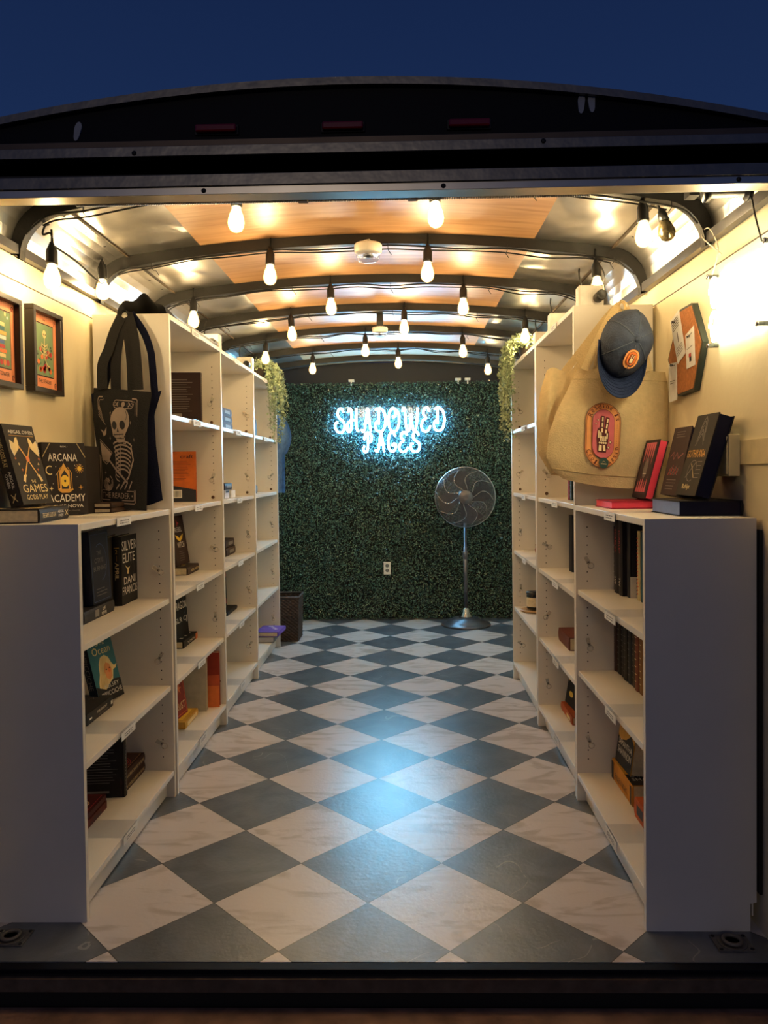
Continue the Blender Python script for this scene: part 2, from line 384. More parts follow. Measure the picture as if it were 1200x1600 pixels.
# roof ribs (bent steel box section)
RY = [2.26, 2.86, 3.44, 4.03, 4.63, 5.25, 5.80]
for k, y in enumerate(RY):
    inner = full_profile(2.056, 0.026, R=0.135); outer = full_profile(2.072, 0.0, R=0.15)
    mb = MB(); n = len(inner); vs = []
    for yy in (y-0.016, y+0.016): vs += [(x, yy, z) for x, z in inner]+[(x, yy, z) for x, z in outer]
    fs = []
    for i in range(n-1):
        fs += [(i, i+1, 2*n+i+1, 2*n+i), (i+1, i, n+i, n+i+1), (2*n+i, 2*n+i+1, 3*n+i+1, 3*n+i)]
    mb.add(vs, fs, black_steel)
    struct(mb.build('trim_%d' % (5+k)))
# steel rails at the top of the walls
struct(MB().box((XL, YF, 1.843), (XL+0.024, YB, 1.870), rail_m).build('trim_12'))
struct(MB().box((XR-0.024, YF, 1.838), (XR, YB, 1.868), rail_m).build('trim_13'))
# roof outside
rf = MB(); pts = []
for i in range(31):
    x = XL-0.09+(XR-XL+0.18)*i/30; pts.append((x, 2.100-0.112*(x-C0)**2))
n = len(pts); vs = []
for y in (1.83, YB+0.06): vs += [(x, y, z) for x, z in pts]
rf.add(vs, [(i, i+1, n+i+1, n+i) for i in range(n-1)], navy_paint)
rf.box((XL-0.06, 1.83, -0.1), (XL-0.051, YB+0.06, 1.99), navy_paint).box((XR+0.051, 1.83, -0.1), (XR+0.06, YB+0.06, 1.99), navy_paint)
struct(rf.build('roof'))
# rear header above the opening
hx0, hx1 = -1.42, 1.25
def arch(x): return 2.106-0.112*(x-C0)**2
hd = MB()
N = 40; xs = [hx0+(hx1-hx0)*i/N for i in range(N+1)]
hd.prism([(x, arch(x)-0.012) for x in xs]+[(hx1, 1.955), (hx0, 1.955)], 'y', 1.812, 1.85, navy_paint)
header = struct(hd.build('trim_14'))
am = MB(); vs = []
for x in xs:
    z = arch(x); vs += [(x, 1.795, z-0.017), (x, 1.795, z), (x, 1.86, z+0.002), (x, 1.86, z-0.017)]
am.add(vs, [(4*i+j, 4*i+(j+1) % 4, 4*i+4+(j+1) % 4, 4*i+4+j) for i in range(N) for j in range(4)], alum)
struct(am.build('trim_15'))
brown_rail = mat('weathered_brown_rail', (88, 76, 68), 0.42, metal=0.6, var=0.15, scale=10)
struct(MB().box((hx0, 1.79, 1.951), (hx1, 1.86, 1.967), brown_rail).box((hx0, 1.784, 1.928), (hx1, 1.86, 1.951), alum).build('trim_16', bevel=0.001))
struct(MB().box((hx0, 1.815, 1.885), (hx1, 1.87, 1.928), navy_dark).build('trim_17'))
lip = MB().box((hx0, 1.79, 1.860), (hx1, 1.875, 1.887), alum).box((hx0, 1.796, 1.842), (hx1, 1.845, 1.860), alum_lip)
struct(lip.build('trim_18', bevel=0.001))
def screw_row(pts, y, name='screw'):
    for x, z in pts:
        M_ = Matrix.Translation((x, y, z)) @ Matrix.Rotation(math.pi/2, 4, 'X')
        tag(MB().lathe([(0, 0.002), (0.004, 0.002), (0.0055, 0)], black, 10, M_).build(name), 'small dark screw head in the rail above the trailer opening at height %d percent along' % int((x+1)*50), 'screw', 'screws along the header rails')
# jambs
struct(MB().box((hx0, 1.80, -0.25), (XL-0.002, 1.86, 1.96), navy_paint).build('wall_front_left'))
struct(MB().box((XR+0.012, 1.80, -0.25), (hx1, 1.86, 1.96), mat('dark_brown_jamb', (58, 48, 40), 0.5)).build('wall_front_right'))
struct(MB().box((XR-0.01, 1.826, 0.0), (XR+0.002, 1.86, 1.35), mat('grey_jamb_strip', (96, 88, 80), 0.45)).build('trim_19'))
# sill below the opening
sill = MB().box((hx0, 1.795, -0.012), (hx1, YF-0.001, -0.001), navy_paint).box((hx0, 1.80, -0.10), (hx1, YF, -0.012), rubber)
struct(sill.build('trim_20', bevel=0.0015))
struct(MB().box((hx0, 1.788, -0.052), (hx1, 1.80, -0.020), mat('dirty_brown_strip', (88, 74, 62), 0.6, var=0.3)).build('trim_21'))
struct(MB().box((hx0, 1.70, -0.19), (hx1, 1.795, -0.092), wood_bump).build('trim_22', bevel=0.003))
struct(MB().box((-14, -20, -0.50), (14, 14, -0.46), mat('asphalt', (42, 42, 44), 0.9, var=0.3, scale=60, bump=0.4)).build('ground'))
struct(MB().box((hx0, 1.80, -0.46), (hx1, YB, -0.19), navy_dark).build('trim_23'))

# ---------------------------------------------------------------- bookcases
CASES = []
def bookcase(side, y0, xf, H, zs, label, knob=False):
    """side 'L' faces +x with its back on the left wall, 'R' faces -x"""
    s = 1 if side == 'L' else -1; D = 0.28; Wd = 0.799; T = 0.018
    xb = xf-s*D; nm = 'tall_bookcase' if H > 1.3 else 'low_bookcase'
    t = thing(nm, label, 'bookcase', ((xf+xb)/2, y0+Wd/2, 0), 'white bookcases along the %s wall' % ('left' if side == 'L' else 'right'))
    cx, cyy = (xf+xb)/2, y0+Wd/2; OM = Matrix.Translation((-cx, -cyy, 0))
    def X(d): return xf-s*d          # d = depth behind the front edge
    for e, (ya, yb_) in enumerate(((y0, y0+T), (y0+Wd-T, y0+Wd))):
        mb = MB()
        # side outline with a square notch at the back foot for a skirting board
        mb.prism([(X(0), 0), (X(0), H), (X(D), H), (X(D), 0.075), (X(D-0.016), 0.072), (X(D-0.016), 0)][::s], 'y', ya, yb_, white_board, OM)
        yy = yb_ if e == 0 else ya; sg = 1 if e == 0 else -1
        for dx in (0.040, D-0.045):
            z = 0.15
            while z < H-0.06:
                if all(abs(z-q) > 0.02 for q in zs):
                    Mh = OM @ Matrix.Translation((X(dx), yy, z)) @ Matrix.Rotation(-sg*math.pi/2, 4, 'X')
                    mb.lathe([(0, 0.0006), (0.0026, 0.0006), (0.0026, 0)], hole_m, 8, Mh)
                z += 0.032
        mb.build('side_panel', t, 0.0012)
    MB().box((X(D-0.004), y0+T, 0.03), (X(D), y0+Wd-T, H-0.004), white_board, OM).build('back_panel', t)
    MB().box((X(0.0), y0+T, H-T), (X(D-0.004), y0+Wd-T, H), white_board, OM).build('top_board', t, 0.001)
    for z in zs: MB().box((X(0.006 if z > 0.11 else 0.001), y0+T+0.001, z-T), (X(D-0.006), y0+Wd-T-0.001, z), white_board, OM).build('shelf', t, 0.001)
    MB().box((X(0.030), y0+T, 0.004), (X(0.046), y0+Wd-T, 0.081), white_board, OM).build('kick_board', t, 0.001)
    # clear ring clip and dark plug on the far side panel of every bay
    zz = sorted(zs); rnd = random.Random(int(y0*100)+ (5 if side == 'R' else 0))
    for i, z in enumerate(zz):
        up = (zz[i+1] if i+1 < len(zz) else H)-z
        cz = z+0.26*up+0.02; yy = y0+Wd-T-0.002; ang = rnd.uniform(-1.2, 1.2)
        M_ = OM @ Matrix.Translation((X(0.043), yy-0.006, cz)) @ Matrix.Rotation(ang, 4, 'Y')
        r = MB()
        r.tube([(0.010*math.cos(a), -0.006, -0.014+0.010*math.sin(a)) for a in [k*math.pi/8 for k in range(16)]], 0.0018, clip_m, 6, M_, closed=True)
        r.box((-0.006, -0.004, -0.006), (0.006, 0.004, 0.022), clip_m, M_)
        r.lathe([(0.003, -0.004), (0.003, 0.004)], hole_m, 10, M_ @ Matrix.Rotation(math.pi/2, 4, 'X'))
        tag(r.build('ring_clip', t), 'clear plastic ring clip')
        if z > 1.0:
            Mp = OM @ Matrix.Translation((X(0.045), yy+0.002, z+0.018)) @ Matrix.Rotation(math.pi/2, 4, 'X')
            MB().lathe([(0.0, 0.004), (0.006, 0.004), (0.008, 0.0)], plug_m, 12, Mp).build('cam_plug', t)
    if knob:
        kx, kz = knob
        Mk = OM @ Matrix.Translation((kx, y0, kz)) @ Matrix.Rotation(math.pi/2, 4, 'X')
        MB().lathe([(0.005, 0.0), (0.005, 0.05), (0.011, 0.054), (0.013, 0.062), (0.010, 0.070), (0, 0.072)], white_pl, 16, Mk).build('knob', t)
    CASES.append((side, y0, xf, H, zs)); return t
clip_m = mat('translucent_clip_plastic', (205, 200, 188), 0.5, alpha=0.35)
plug_m = mat('brown_plug', (92, 66, 44), 0.6)
TZ = [0.10, 0.415, 0.735, 1.06, 1.41]
YL0, YR0, WW = 1.986, 1.946, 0.8015
bookcase('L', YL0, -0.8570, 1.06, [0.10, 0.415, 0.735], 'low white bookcase nearest the opening on the left, dark books inside')
bookcase('L', YL0+WW, -0.8520, 1.775, TZ, 'tall white bookcase with the black tote hung on its near side', (-0.988, 1.757))
bookcase('L', YL0+2*WW, -0.8555, 1.775, TZ, 'tall white bookcase in the middle of the left row')
bookcase('L', YL0+3*WW, -0.8580, 1.775, TZ, 'tall white bookcase at the far end of the left row, ivy on top')
bookcase('R', YR0, 0.6085, 1.06, [0.10, 0.47, 0.76], 'low white bookcase nearest the opening on the right, pink book on top')
bookcase('R', YR0+WW, 0.6105, 1.770, TZ, 'tall white bookcase behind the canvas tote and the blue cap', (0.770, 1.752))
bookcase('R', YR0+2*WW, 0.6105, 1.770, TZ, 'tall white bookcase at the far end of the right row with a candle inside')

# clear strips with a paper tag, one on nearly every shelf
ORD = ['lowest', 'second', 'third', 'fourth', 'fifth', 'top']
def label_holder(side, xf, y, z, label):
    s = 1 if side == 'L' else -1
    t = thing('shelf_label_holder', label, 'label holder', (xf, y, z), 'clear label holders on the %s shelves' % ('left' if side == 'L' else 'right'))
    mb = MB().box((-s*0.262, -0.060, 0.0002), (s*0.003, 0.060, 0.0012), acrylic).box((s*0.0018, -0.060, -0.026), (s*0.003, 0.060, 0.0012), acrylic)
    mb.build('clear_strip', t)
    MB().box((s*0.0032, -0.058, -0.0245), (s*0.0042, 0.058, -0.001), paper).build('paper_tag', t)
    a = Art()
    rnd = random.Random(int(1000*y+z*77))
    for k in range(2):
        u = -0.035
        while u < 0.03:
            w_ = rnd.uniform(0.004, 0.012); a.rect(u, -0.011-k*0.007, u+w_, -0.008-k*0.007, print_grey); u += w_+0.003
    a.build('printed_text', lambda u, v, w: (s*(0.0042+w), s*u, v), t)
names = {('L', 0): 'the low left bookcase', ('L', 1): 'the first tall left bookcase', ('L', 2): 'the middle left bookcase', ('L', 3): 'the farthest left bookcase',
         ('R', 0): 'the low right bookcase', ('R', 1): 'the first tall right bookcase', ('R', 2): 'the farthest right bookcase'}
cnt = {'L': 0, 'R': 0}
for (side, y0, xf, H, zs) in CASES:
    i = cnt[side]; cnt[side] += 1
    for k, z in enumerate(zs+([H] if H < 1.3 or side == 'L' or True else [])):
        if side == 'L' and i == 0 and z == 0.735: continue
        if side == 'L' and i == 3 and z < 1.3: continue
        if side == 'R' and i == 2 and z < 0.5: continue
        top = (z == H)
        fr = 0.40 if H < 1.3 else 0.44
        label_holder(side, xf, y0+WW*fr, z, 'white-tagged clear strip, %s of %s' % ('top board' if top else ORD[k]+' shelf', names[(side, i)]))

# ---------------------------------------------------------------- books
def cmat(rgb, rough=0.6):
    m = mat('book_cover_%d_%d_%d' % rgb, rgb, rough, var=0.12, scale=25); m.node_tree.nodes['Principled BSDF'].inputs['Specular IOR Level'].default_value = 0.3; return m
cream = mat('cream_pages', (214, 198, 164), 0.8, var=0.1, scale=90)
gold = mat('gold_foil', (214, 160, 70), 0.35, metal=0.3); palegold = mat('pale_gold_print', (236, 212, 150), 0.5)
whitep = mat('white_print', (235, 230, 220), 0.6); redp = mat('red_print', (190, 40, 44), 0.5); pinkp = mat('pink_print', (214, 100, 118), 0.5)
orangep = mat('orange_print', (226, 120, 52), 0.5); greyp = mat('grey_print', (120, 116, 112), 0.6); greenp = mat('green_print', (86, 118, 92), 0.6)
tealp = mat('teal_print', (40, 110, 124), 0.5); bluep = mat('blue_print', (70, 100, 160), 0.5); skinp = mat('skin_print', (226, 150, 92), 0.5); blackp = mat('black_print', (16, 14, 16), 0.5)
purplep = mat('purple_print', (120, 86, 190), 0.5); yellowp = mat('yellow_print', (240, 200, 60), 0.5)
def book(label, t, h, d, col, M, front=None, spine=None, back=None, pages=cream, pcol2=None, group=None, paperback=False, name='book'):
    """local: spine at x=0, fore-edge at x=d, front cover on y=0 (facing -y), thickness towards +y, foot at z=0"""
    r = thing(name, label, 'book', M=M, group=group)
    ov = 0.0 if paperback else 0.003; ct = 0.0012 if paperback else 0.0028; c = cmat(col) if isinstance(col, tuple) else col
    mb = MB().box((0, 0, 0), (d, ct, h), c).box((0, t-ct, 0), (d, t, h), c)
    pr = [(0.002, 0.0), (-0.0008, t*0.12), (-0.0022, t*0.3), (-0.0026, t*0.5), (-0.0022, t*0.7), (-0.0008, t*0.88), (0.002, t), (0.0045, t), (0.0045, 0)]
    if paperback: pr = [(0, 0), (0, t), (0.002, t), (0.002, 0)]
    mb.prism(pr, 'z', 0, h, c); mb.build('cover', r)
    pg = MB().box((0.004, ct, ov), (d-ov-0.0005, t-ct, h-ov), pages)
    if pcol2: pg.box((d-ov-0.0006, ct+0.0002, ov+0.0002), (d-ov+0.0002, t-ct-0.0002, h-ov-0.0002), pcol2)
    pg.build('page_block', r)
    if front: front.build('cover_print', lambda u, v, w: (u, -w, v), r)
    if back: back.build('back_print', lambda u, v, w: (d-u, t+w, v), r)
    if spine: spine.build('spine_print', lambda u, v, w: (-0.0028-w, t-u, v), r)
    return r
def upright(x, y, z, rz, lean=0.0, t=0.0):
    """(x, y) is the foot of the spine on the front cover; rz in degrees, lean in degrees away from the front cover"""
    a = math.radians(lean)
    return Matrix.Translation((x, y, z+t*math.sin(a)+0.0005)) @ Matrix.Rotation(math.radians(rz), 4, 'Z') @ Matrix.Rotation(-a, 4, 'X')
def flat(sdir, x, y, z, t, h, rz=0.0, up=1):
    """lying on its back cover, spine facing sdir along x at position x, y is the near end"""
    if sdir > 0: B = Matrix(((-1, 0, 0), (0, 0, -1), (0, -1, 0))).to_4x4(); yy = h
    else: B = Matrix(((1, 0, 0), (0, 0, 1), (0, -1, 0))).to_4x4(); yy = 0
    R = Matrix.Rotation(math.radians(rz), 4, 'Z')
    return Matrix.Translation((x, y, z+t+0.0006)) @ R @ Matrix.Translation((0, yy, 0)) @ B
def rules(a, x0, x1, z0, z1, n, mt, seed=1, th=0.0016):
    rnd = random.Random(seed)
    for k in range(n):
        z = z1-(z1-z0)*k/max(1, n-1); a.rect(x0, z, x0+(x1-x0)*rnd.uniform(0.7, 1), z+th, mt)
    return a
def spine_txt(t, h, s, mt, a=0.25, b=0.85, inner=0.55):
    k = t*inner; return Art().text(s, (t-k)/2, h*a, (t+k)/2, h*b, mt, rot=90)
# --- top of the low left bookcase
gc = (38, 33, 30)
def games_spine(t=0.038, h=0.235):
    a = Art(); a.text('THE GAMES GODS PLAY', t*0.34, h*0.48, t*0.68, h*0.93, palegold, rot=90)
    a.text('ABIGAIL', t*0.55, h*0.21, t*0.76, h*0.42, whitep, rot=90); a.text('OWEN', t*0.24, h*0.23, t*0.45, h*0.40, whitep, rot=90)
    a.line([(t*0.3, h*0.05), (t*0.7, h*0.15)], 0.002, palegold); a.line([(t*0.3, h*0.15), (t*0.7, h*0.05)], 0.002, palegold); a.star(t*0.5, h*0.1, 0.006, palegold); return a
def games_front(w=0.155, h=0.235):
    a = Art(); a.text('ABIGAIL OWEN', 0.02, h*0.885, w-0.012, h*0.93, whitep)
    a.line([(0.02, h*0.86), (w-0.012, h*0.86)], 0.0012, gold)
    for s in (-1, 1):
        c = w/2+0.004
        a.line([(c-s*0.042, h*0.31), (c+s*0.04, h*0.80)], 0.0045, gold, 1)
        a.line([(c-s*0.046, h*0.28), (c-s*0.036, h*0.36)], 0.011, palegold, 2)
        bl = [(c+s*0.026, h*0.78), (c+s*0.03, h*0.70), (c+s*0.062, h*0.60), (c+s*0.069, h*0.72), (c+s*0.064, h*0.80), (c+s*0.048, h*0.76), (c+s*0.038, h*0.83), (c+s*0.028, h*0.84)]
        a.poly(bl, palegold, 3); a.line([(c+s*0.062, h*0.60), (c+s*0.070, h*0.70), (c+s*0.066, h*0.80)], 0.003, whitep, 4)
        for k in range(4): a.star(c+s*(0.03+0.01*k), h*(0.36+0.07*k), 0.006, [palegold, orangep][k % 2], 2)
    a.disc(w/2+0.004, h*0.565, 0.009, orangep, 4)
    a.text('THE', w*0.45, h*0.26, w*0.60, h*0.30, palegold); a.text('GAMES', w*0.12, h*0.145, w*0.93, h*0.245, palegold)
    a.text('GODS PLAY', w*0.16, h*0.055, w*0.88, h*0.115, palegold); return a
book('charcoal hardcover lying flat under the leaning axe book, left edge', 0.038, 0.235, 0.155, gc, flat(1, -0.990, 2.05, 1.06, 0.038, 0.235, 6), games_front(), games_spine())
book('charcoal hardcover with crossed gold axes leaning on a flat copy', 0.038, 0.235, 0.155, gc, upright(-1.058, 2.103, 1.099, 86, 15, 0.038), games_front(), games_spine())
def arcana():
    w, h = 0.152, 0.232; a = Art()
    a.line([(0.0, h*0.80), (0.028, h-0.002)], 0.0015, palegold); a.line([(w, h*0.80), (w-0.028, h-0.002)], 0.0015, palegold)
    a.text('BOOK 1', w*0.42, h*0.935, w*0.58, h*0.955, whitep)
    a.text('ARCANA', w*0.12, h*0.745, w*0.80, h*0.85, whitep)
    a.poly([(w*0.36, h*0.33), (w*0.36, h*0.60), (w*0.42, h*0.66), (w*0.47, h*0.72), (w*0.52, h*0.66), (w*0.60, h*0.60), (w*0.60, h*0.33)], gold, 1)
    a.poly([(w*0.40, h*0.36), (w*0.40, h*0.55), (w*0.48, h*0.62), (w*0.56, h*0.55), (w*0.56, h*0.36)], blackp, 2)
    a.disc(w*0.48, h*0.47, 0.015, yellowp, 3, 0.019); a.disc(w*0.48, h*0.47, 0.004, blackp, 4)
    a.line([(w*0.32, h*0.36), (w*0.40, h*0.32), (w*0.56, h*0.32), (w*0.66, h*0.36)], 0.006, gold, 2)
    a.line([(w*0.32, h*0.36), (w*0.32, h*0.58), (w*0.40, h*0.66)], 0.002, gold, 2); a.line([(w*0.64, h*0.36), (w*0.64, h*0.58), (w*0.56, h*0.66)], 0.002, gold, 2)
    a.arc(w*0.15, h*0.62, 0.013, 60, 300, 0.003, palegold); a.disc(w*0.84, h*0.64, 0.008, yellowp, 2)
    for k in range(12):
        t_ = k*math.pi/6; a.line([(w*0.84+0.009*math.cos(t_), h*0.64+0.009*math.sin(t_)), (w*0.84+0.016*math.cos(t_), h*0.64+0.016*math.sin(t_))], 0.0014, gold)
    a.star(w*0.16, h*0.37, 0.008, palegold, 2); a.star(w*0.85, h*0.38, 0.009, gold, 2)
    for k in range(9): a.disc(w*random.Random(k).uniform(0.1, 0.9), h*random.Random(k+50).uniform(0.35, 0.7), 0.0014, whitep, 1, n=6)
    a.text('ACADEMY', w*0.08, h*0.185, w*0.94, h*0.285, whitep); a.text('ELISE NOVA', w*0.2, h*0.10, w*0.88, h*0.145, whitep); a.text('AUTHOR', w*0.52, h*0.05, w*0.8, h*0.065, greyp)
    return a
asp = Art().text('ELISE', 0.008, 0.186, 0.0155, 0.214, whitep, rot=90).disc(0.015, 0.222, 0.0025, palegold)
asp = Art().text('ISE', 0.006, 0.196, 0.024, 0.208, whitep).text('VA', 0.008, 0.178, 0.022, 0.190, whitep).disc(0.015, 0.216, 0.0025, palegold).line([(0.015, 0.04), (0.015, 0.16)], 0.0012, gold).star(0.015, 0.1, 0.006, gold)
book('black and gold arched-tower hardcover standing beside the black tote', 0.030, 0.232, 0.152, (30, 24, 27), upright(-1.118, 2.36, 1.06, 58, 4, 0.03), arcana(), asp)
stripe = mat('striped_pages', (190, 160, 96), 0.7, var=0.5, scale=60)
book('dark book whose gold-striped page edge shows behind the tower book', 0.030, 0.225, 0.10, (34, 28, 26), upright(-1.058, 2.50, 1.06, 80, 1, 0.03), None, None, pages=stripe)
for k in range(2): book(['thin pale-edged book flat under the black tote', 'thin brown-edged book on the flat one under the black tote'][k], 0.016, 0.20, 0.13, (58, 40, 30), flat(1, -0.99, 2.56, 1.06+k*0.018, 0.016, 0.20), pages=cream, group='books lying behind the black tote')
# --- low left, shelf at 0.735
book('dark grey book lying flat on the upper shelf, near left', 0.038, 0.24, 0.14, (44, 43, 46), flat(1, -0.975, 2.285, 0.735, 0.038, 0.24), None,
     Art().text('NEVER', 0.006, 0.07, 0.016, 0.11, whitep, rot=90).text('LIE', 0.020, 0.08, 0.030, 0.1, whitep, rot=90).rect(0.008, 0.13, 0.03, 0.16, greyp))
nf = Art().frame(0.008, 0.008, 0.142, 0.222, 0.0012, bluep)
nf.text('THE', 0.05, 0.155, 0.085, 0.168, greyp).text('CITY IS', 0.03, 0.130, 0.10, 0.145, greyp).text('BURNING', 0.02, 0.104, 0.12, 0.119, greyp).arc(0.075, 0.13, 0.052, -80, 120, 0.0014, bluep, ry=0.06)
rules(nf, 0.03, 0.12, 0.025, 0.045, 3, greyp)
book('midnight blue hardcover standing on the flat grey book, near left', 0.032, 0.232, 0.152, (14, 18, 40), upright(-0.985, 2.385, 0.774, 90, 3, 0.032), nf)
book('dark hardcover hidden behind the midnight blue one, near left', 0.034, 0.24, 0.155, (26, 26, 30), upright(-1.04, 2.31, 0.735, 90, 1, 0.034))
def apr(t): return Art().text('APRIL', t*0.3, 0.09, t*0.72, 0.15, palegold, rot=90).text('2', t*0.35, 0.18, t*0.6, 0.195, gold).rect(t*0.2, 0.20, t*0.8, 0.202, gold).line([(t*0.5, 0.155), (t*0.5, 0.175)], 0.001, gold)
book('first of two grey-brown spines left of the white lettered cover', 0.030, 0.24, 0.155, (56, 50, 44), upright(-1.0105, 2.560, 0.735, 90, 0), None, apr(0.03))
sf = Art().text('SILVER', 0.006, 0.188, 0.146, 0.222, whitep).text('ELITE', 0.012, 0.146, 0.130, 0.178, whitep)
sf.poly([(0.03, 0.140), (0.055, 0.118), (0.05, 0.105), (0.066, 0.103), (0.07, 0.12), (0.098, 0.142), (0.08, 0.128), (0.066, 0.126), (0.05, 0.128)], palegold, 2).arc(0.075, 0.12, 0.045, -70, 70, 0.0012, greyp)
sf.text('DANI', 0.02, 0.070, 0.130, 0.096, whitep).text('FRANCIS', 0.006, 0.034, 0.148, 0.062, whitep)
book('black hardcover with big white lettering and a pale bird, near left', 0.030, 0.24, 0.153, (28, 26, 25), upright(-0.979, 2.612, 0.735, 90, 0), sf, apr(0.030))
# --- low left, shelf at 0.415
of = Art().rect(0, 0, 0.14, 0.215, tealp, 0)
of.text('OF THE', 0.045, 0.190, 0.095, 0.202, palegold).text('Ocean', 0.02, 0.160, 0.12, 0.187, palegold)
of.poly([(0.014, 0.03), (0.022, 0.07), (0.034, 0.095), (0.040, 0.128), (0.056, 0.150), (0.080, 0.154), (0.100, 0.142), (0.110, 0.120), (0.122, 0.108), (0.138, 0.112), (0.128, 0.098), (0.112, 0.096), (0.100, 0.066), (0.070, 0.052), (0.05, 0.035), (0.03, 0.05)], palegold, 2)
of.poly([(0.066, 0.118), (0.078, 0.128), (0.096, 0.120), (0.104, 0.100), (0.100, 0.076), (0.084, 0.066), (0.068, 0.076), (0.062, 0.098)], skinp, 3).disc(0.090, 0.100, 0.007, orangep, 4, 0.010).disc(0.074, 0.104, 0.004, blackp, 5, 0.0025).disc(0.094, 0.106, 0.004, blackp, 5, 0.0025)
for k in range(5): of.line([(0.03+0.008*k, 0.05), (0.040+0.007*k, 0.10), (0.058+0.006*k, 0.143)], 0.0012, gold, 4)
of.poly([(0, 0), (0.14, 0), (0.14, 0.06), (0.10, 0.066), (0.05, 0.040), (0, 0.06)], blackp, 5)
of.text('KELSEY', 0.045, 0.043, 0.125, 0.056, whitep, 6).text('IMPICCICHE', 0.02, 0.018, 0.135, 0.034, whitep, 6)
book('teal ocean paperback with a pale-haired figure leaning back, near left', 0.030, 0.215, 0.14, (18, 34, 46), upright(-1.018, 2.500, 0.415, 78, 14, 0.03), of, spine_txt(0.03, 0.215, 'IMPICCICHE', greyp), paperback=True)
kf = Art()
for k in range(14):
    rnd = random.Random(k); x, z = rnd.uniform(0.01, 0.13), rnd.uniform(0.01, 0.2); kf.line([(x, z), (x+0.015, z+rnd.uniform(-0.02, 0.02)), (x+0.006, z+0.02)], 0.0016, greyp)
book('grey paperback lying flat in front of the teal ocean book', 0.036, 0.21, 0.135, (48, 46, 48), flat(1, -0.985, 2.315, 0.415, 0.036, 0.21), kf, Art().text('THE KNIGHT', 0.018, 0.06, 0.026, 0.14, whitep, rot=90).text('AND THE MOTH', 0.007, 0.05, 0.013, 0.13, greyp, rot=90).rect(0.012, 0.012, 0.024, 0.026, whitep).text('I', 0.015, 0.18, 0.02, 0.2, whitep), pages=mat('grey_pages', (150, 146, 140), 0.8), paperback=True)
# --- low left, bottom shelf
def curse(): return Art().text('A CURSE CARVED IN BONE', 0.011, 0.015, 0.022, 0.19, palegold, rot=90)
cf = Art().frame(0.01, 0.01, 0.14, 0.215, 0.0015, gold)
for k in range(7): cf.arc(0.075, 0.11, 0.012+0.008*k, 20*k, 20*k+200, 0.002, redp)
for k in range(2): book(['red-brown hardcover, lower of the lying pair on the bottom shelf', 'red-brown hardcover, upper of the lying pair on the bottom shelf'][k], 0.033, 0.232, 0.15, (58, 34, 28), flat(1, -0.966, 2.532, 0.10+k*0.0345, 0.033, 0.232), cf, curse(), group='pair of copies lying on the near left bottom shelf')
bk = rules(Art(), 0.02, 0.13, 0.05, 0.19, 16, greyp, 3).rect(0.02, 0.016, 0.10, 0.024, greyp)
rules(bk, 0.02, 0.08, 0.205, 0.207, 1, whitep, 5)
Mb = upright(-1.105, 2.520, 0.10, 5, 0) @ Matrix.Translation((0.15, 0.036, 0)) @ Matrix.Rotation(math.pi, 4, 'Z')
ebs = Art().line([(0.018, 0.01), (0.010, 0.05), (0.024, 0.09), (0.012, 0.13), (0.024, 0.17), (0.014, 0.22)], 0.003, greyp)
for k in range(18): ebs.rect(0.006, 0.02+k*0.011, 0.012, 0.024+k*0.011, greyp)
book('black hardcover standing with its text-filled back to the opening', 0.036, 0.235, 0.15, (24, 23, 25), Mb, None, ebs, bk)
rf_ = Art().frame(0.01, 0.01, 0.10, 0.16, 0.002, redp).arc(0.05, 0.08, 0.025, 0, 300, 0.003, palegold)
book('dark red small book lying at the near end of the bottom shelf', 0.024, 0.17, 0.11, (92, 30, 26), flat(1, -0.985, 2.285, 0.10, 0.024, 0.17), rf_, Art().text('VINE', 0.006, 0.05, 0.018, 0.14, blackp, rot=90), paperback=True)
book('dark red small book on top of the near bottom-shelf one', 0.018, 0.17, 0.11, (70, 24, 24), flat(1, -0.989, 2.29, 0.1245, 0.018, 0.17), rf_, None, paperback=True)
# --- first tall left bookcase (y 2.79 - 3.59)
sp = Art()
for k in range(22): sp.rect(0.010, 0.02+0.009*k, 0.0135, 0.026+0.009*k, palegold)
bb = rules(Art(), 0.02, 0.12, 0.06, 0.20, 14, greyp, 8).rect(0.01, 0.02, 0.07, 0.05, greyp)
Mx = upright(-1.06, 3.42, 1.41, 6, 0) @ Matrix.Translation((0.15, 0.04, 0)) @ Matrix.Rotation(math.pi, 4, 'Z')
book('dark brown back-facing hardcover on the top left shelf', 0.040, 0.235, 0.155, (44, 26, 24), Mx, None, sp, bb)
for k in range(2):
    book(['brown-labelled book, lower of two lying on the top left shelf', 'brown-labelled book, upper of two lying on the top left shelf'][k], 0.028, 0.17, 0.12, (56, 32, 26), flat(1, -0.945, 2.92, 1.41+k*0.029, 0.028, 0.17), None, Art().rect(0.004, 0.02, 0.024, 0.15, palegold).text('TITLE', 0.008, 0.03, 0.02, 0.13, blackp, rot=90) if False else Art().rect(0.004, 0.02, 0.024, 0.15, palegold).rect(0.008, 0.03, 0.012, 0.12, blackp, 2).rect(0.015, 0.03, 0.02, 0.14, blackp, 2), group='small books lying on the top left shelf')
ob = Art().text('craft', 0.09, 0.20, 0.15, 0.218, blackp).poly([(0.0, 0), (0.16, 0), (0.16, 0.0), (0.16, 0.055), (0.0, 0.085)], cmat((50, 52, 60)), 1)
rules(ob, 0.02, 0.14, 0.10, 0.185, 13, mat('dark_orange_text', (140, 60, 26), 0.6), 11, 0.0018)
ob.rect(0.035, 0.018, 0.095, 0.055, whitep, 2)
for k in range(10): ob.rect(0.042+k*0.005, 0.022, 0.042+k*0.005+random.Random(k).uniform(0.0012, 0.003), 0.05, blackp, 3)
ob.poly([(0.0, 0), (0.03, 0), (0.0, 0.05)], orangep, 3)
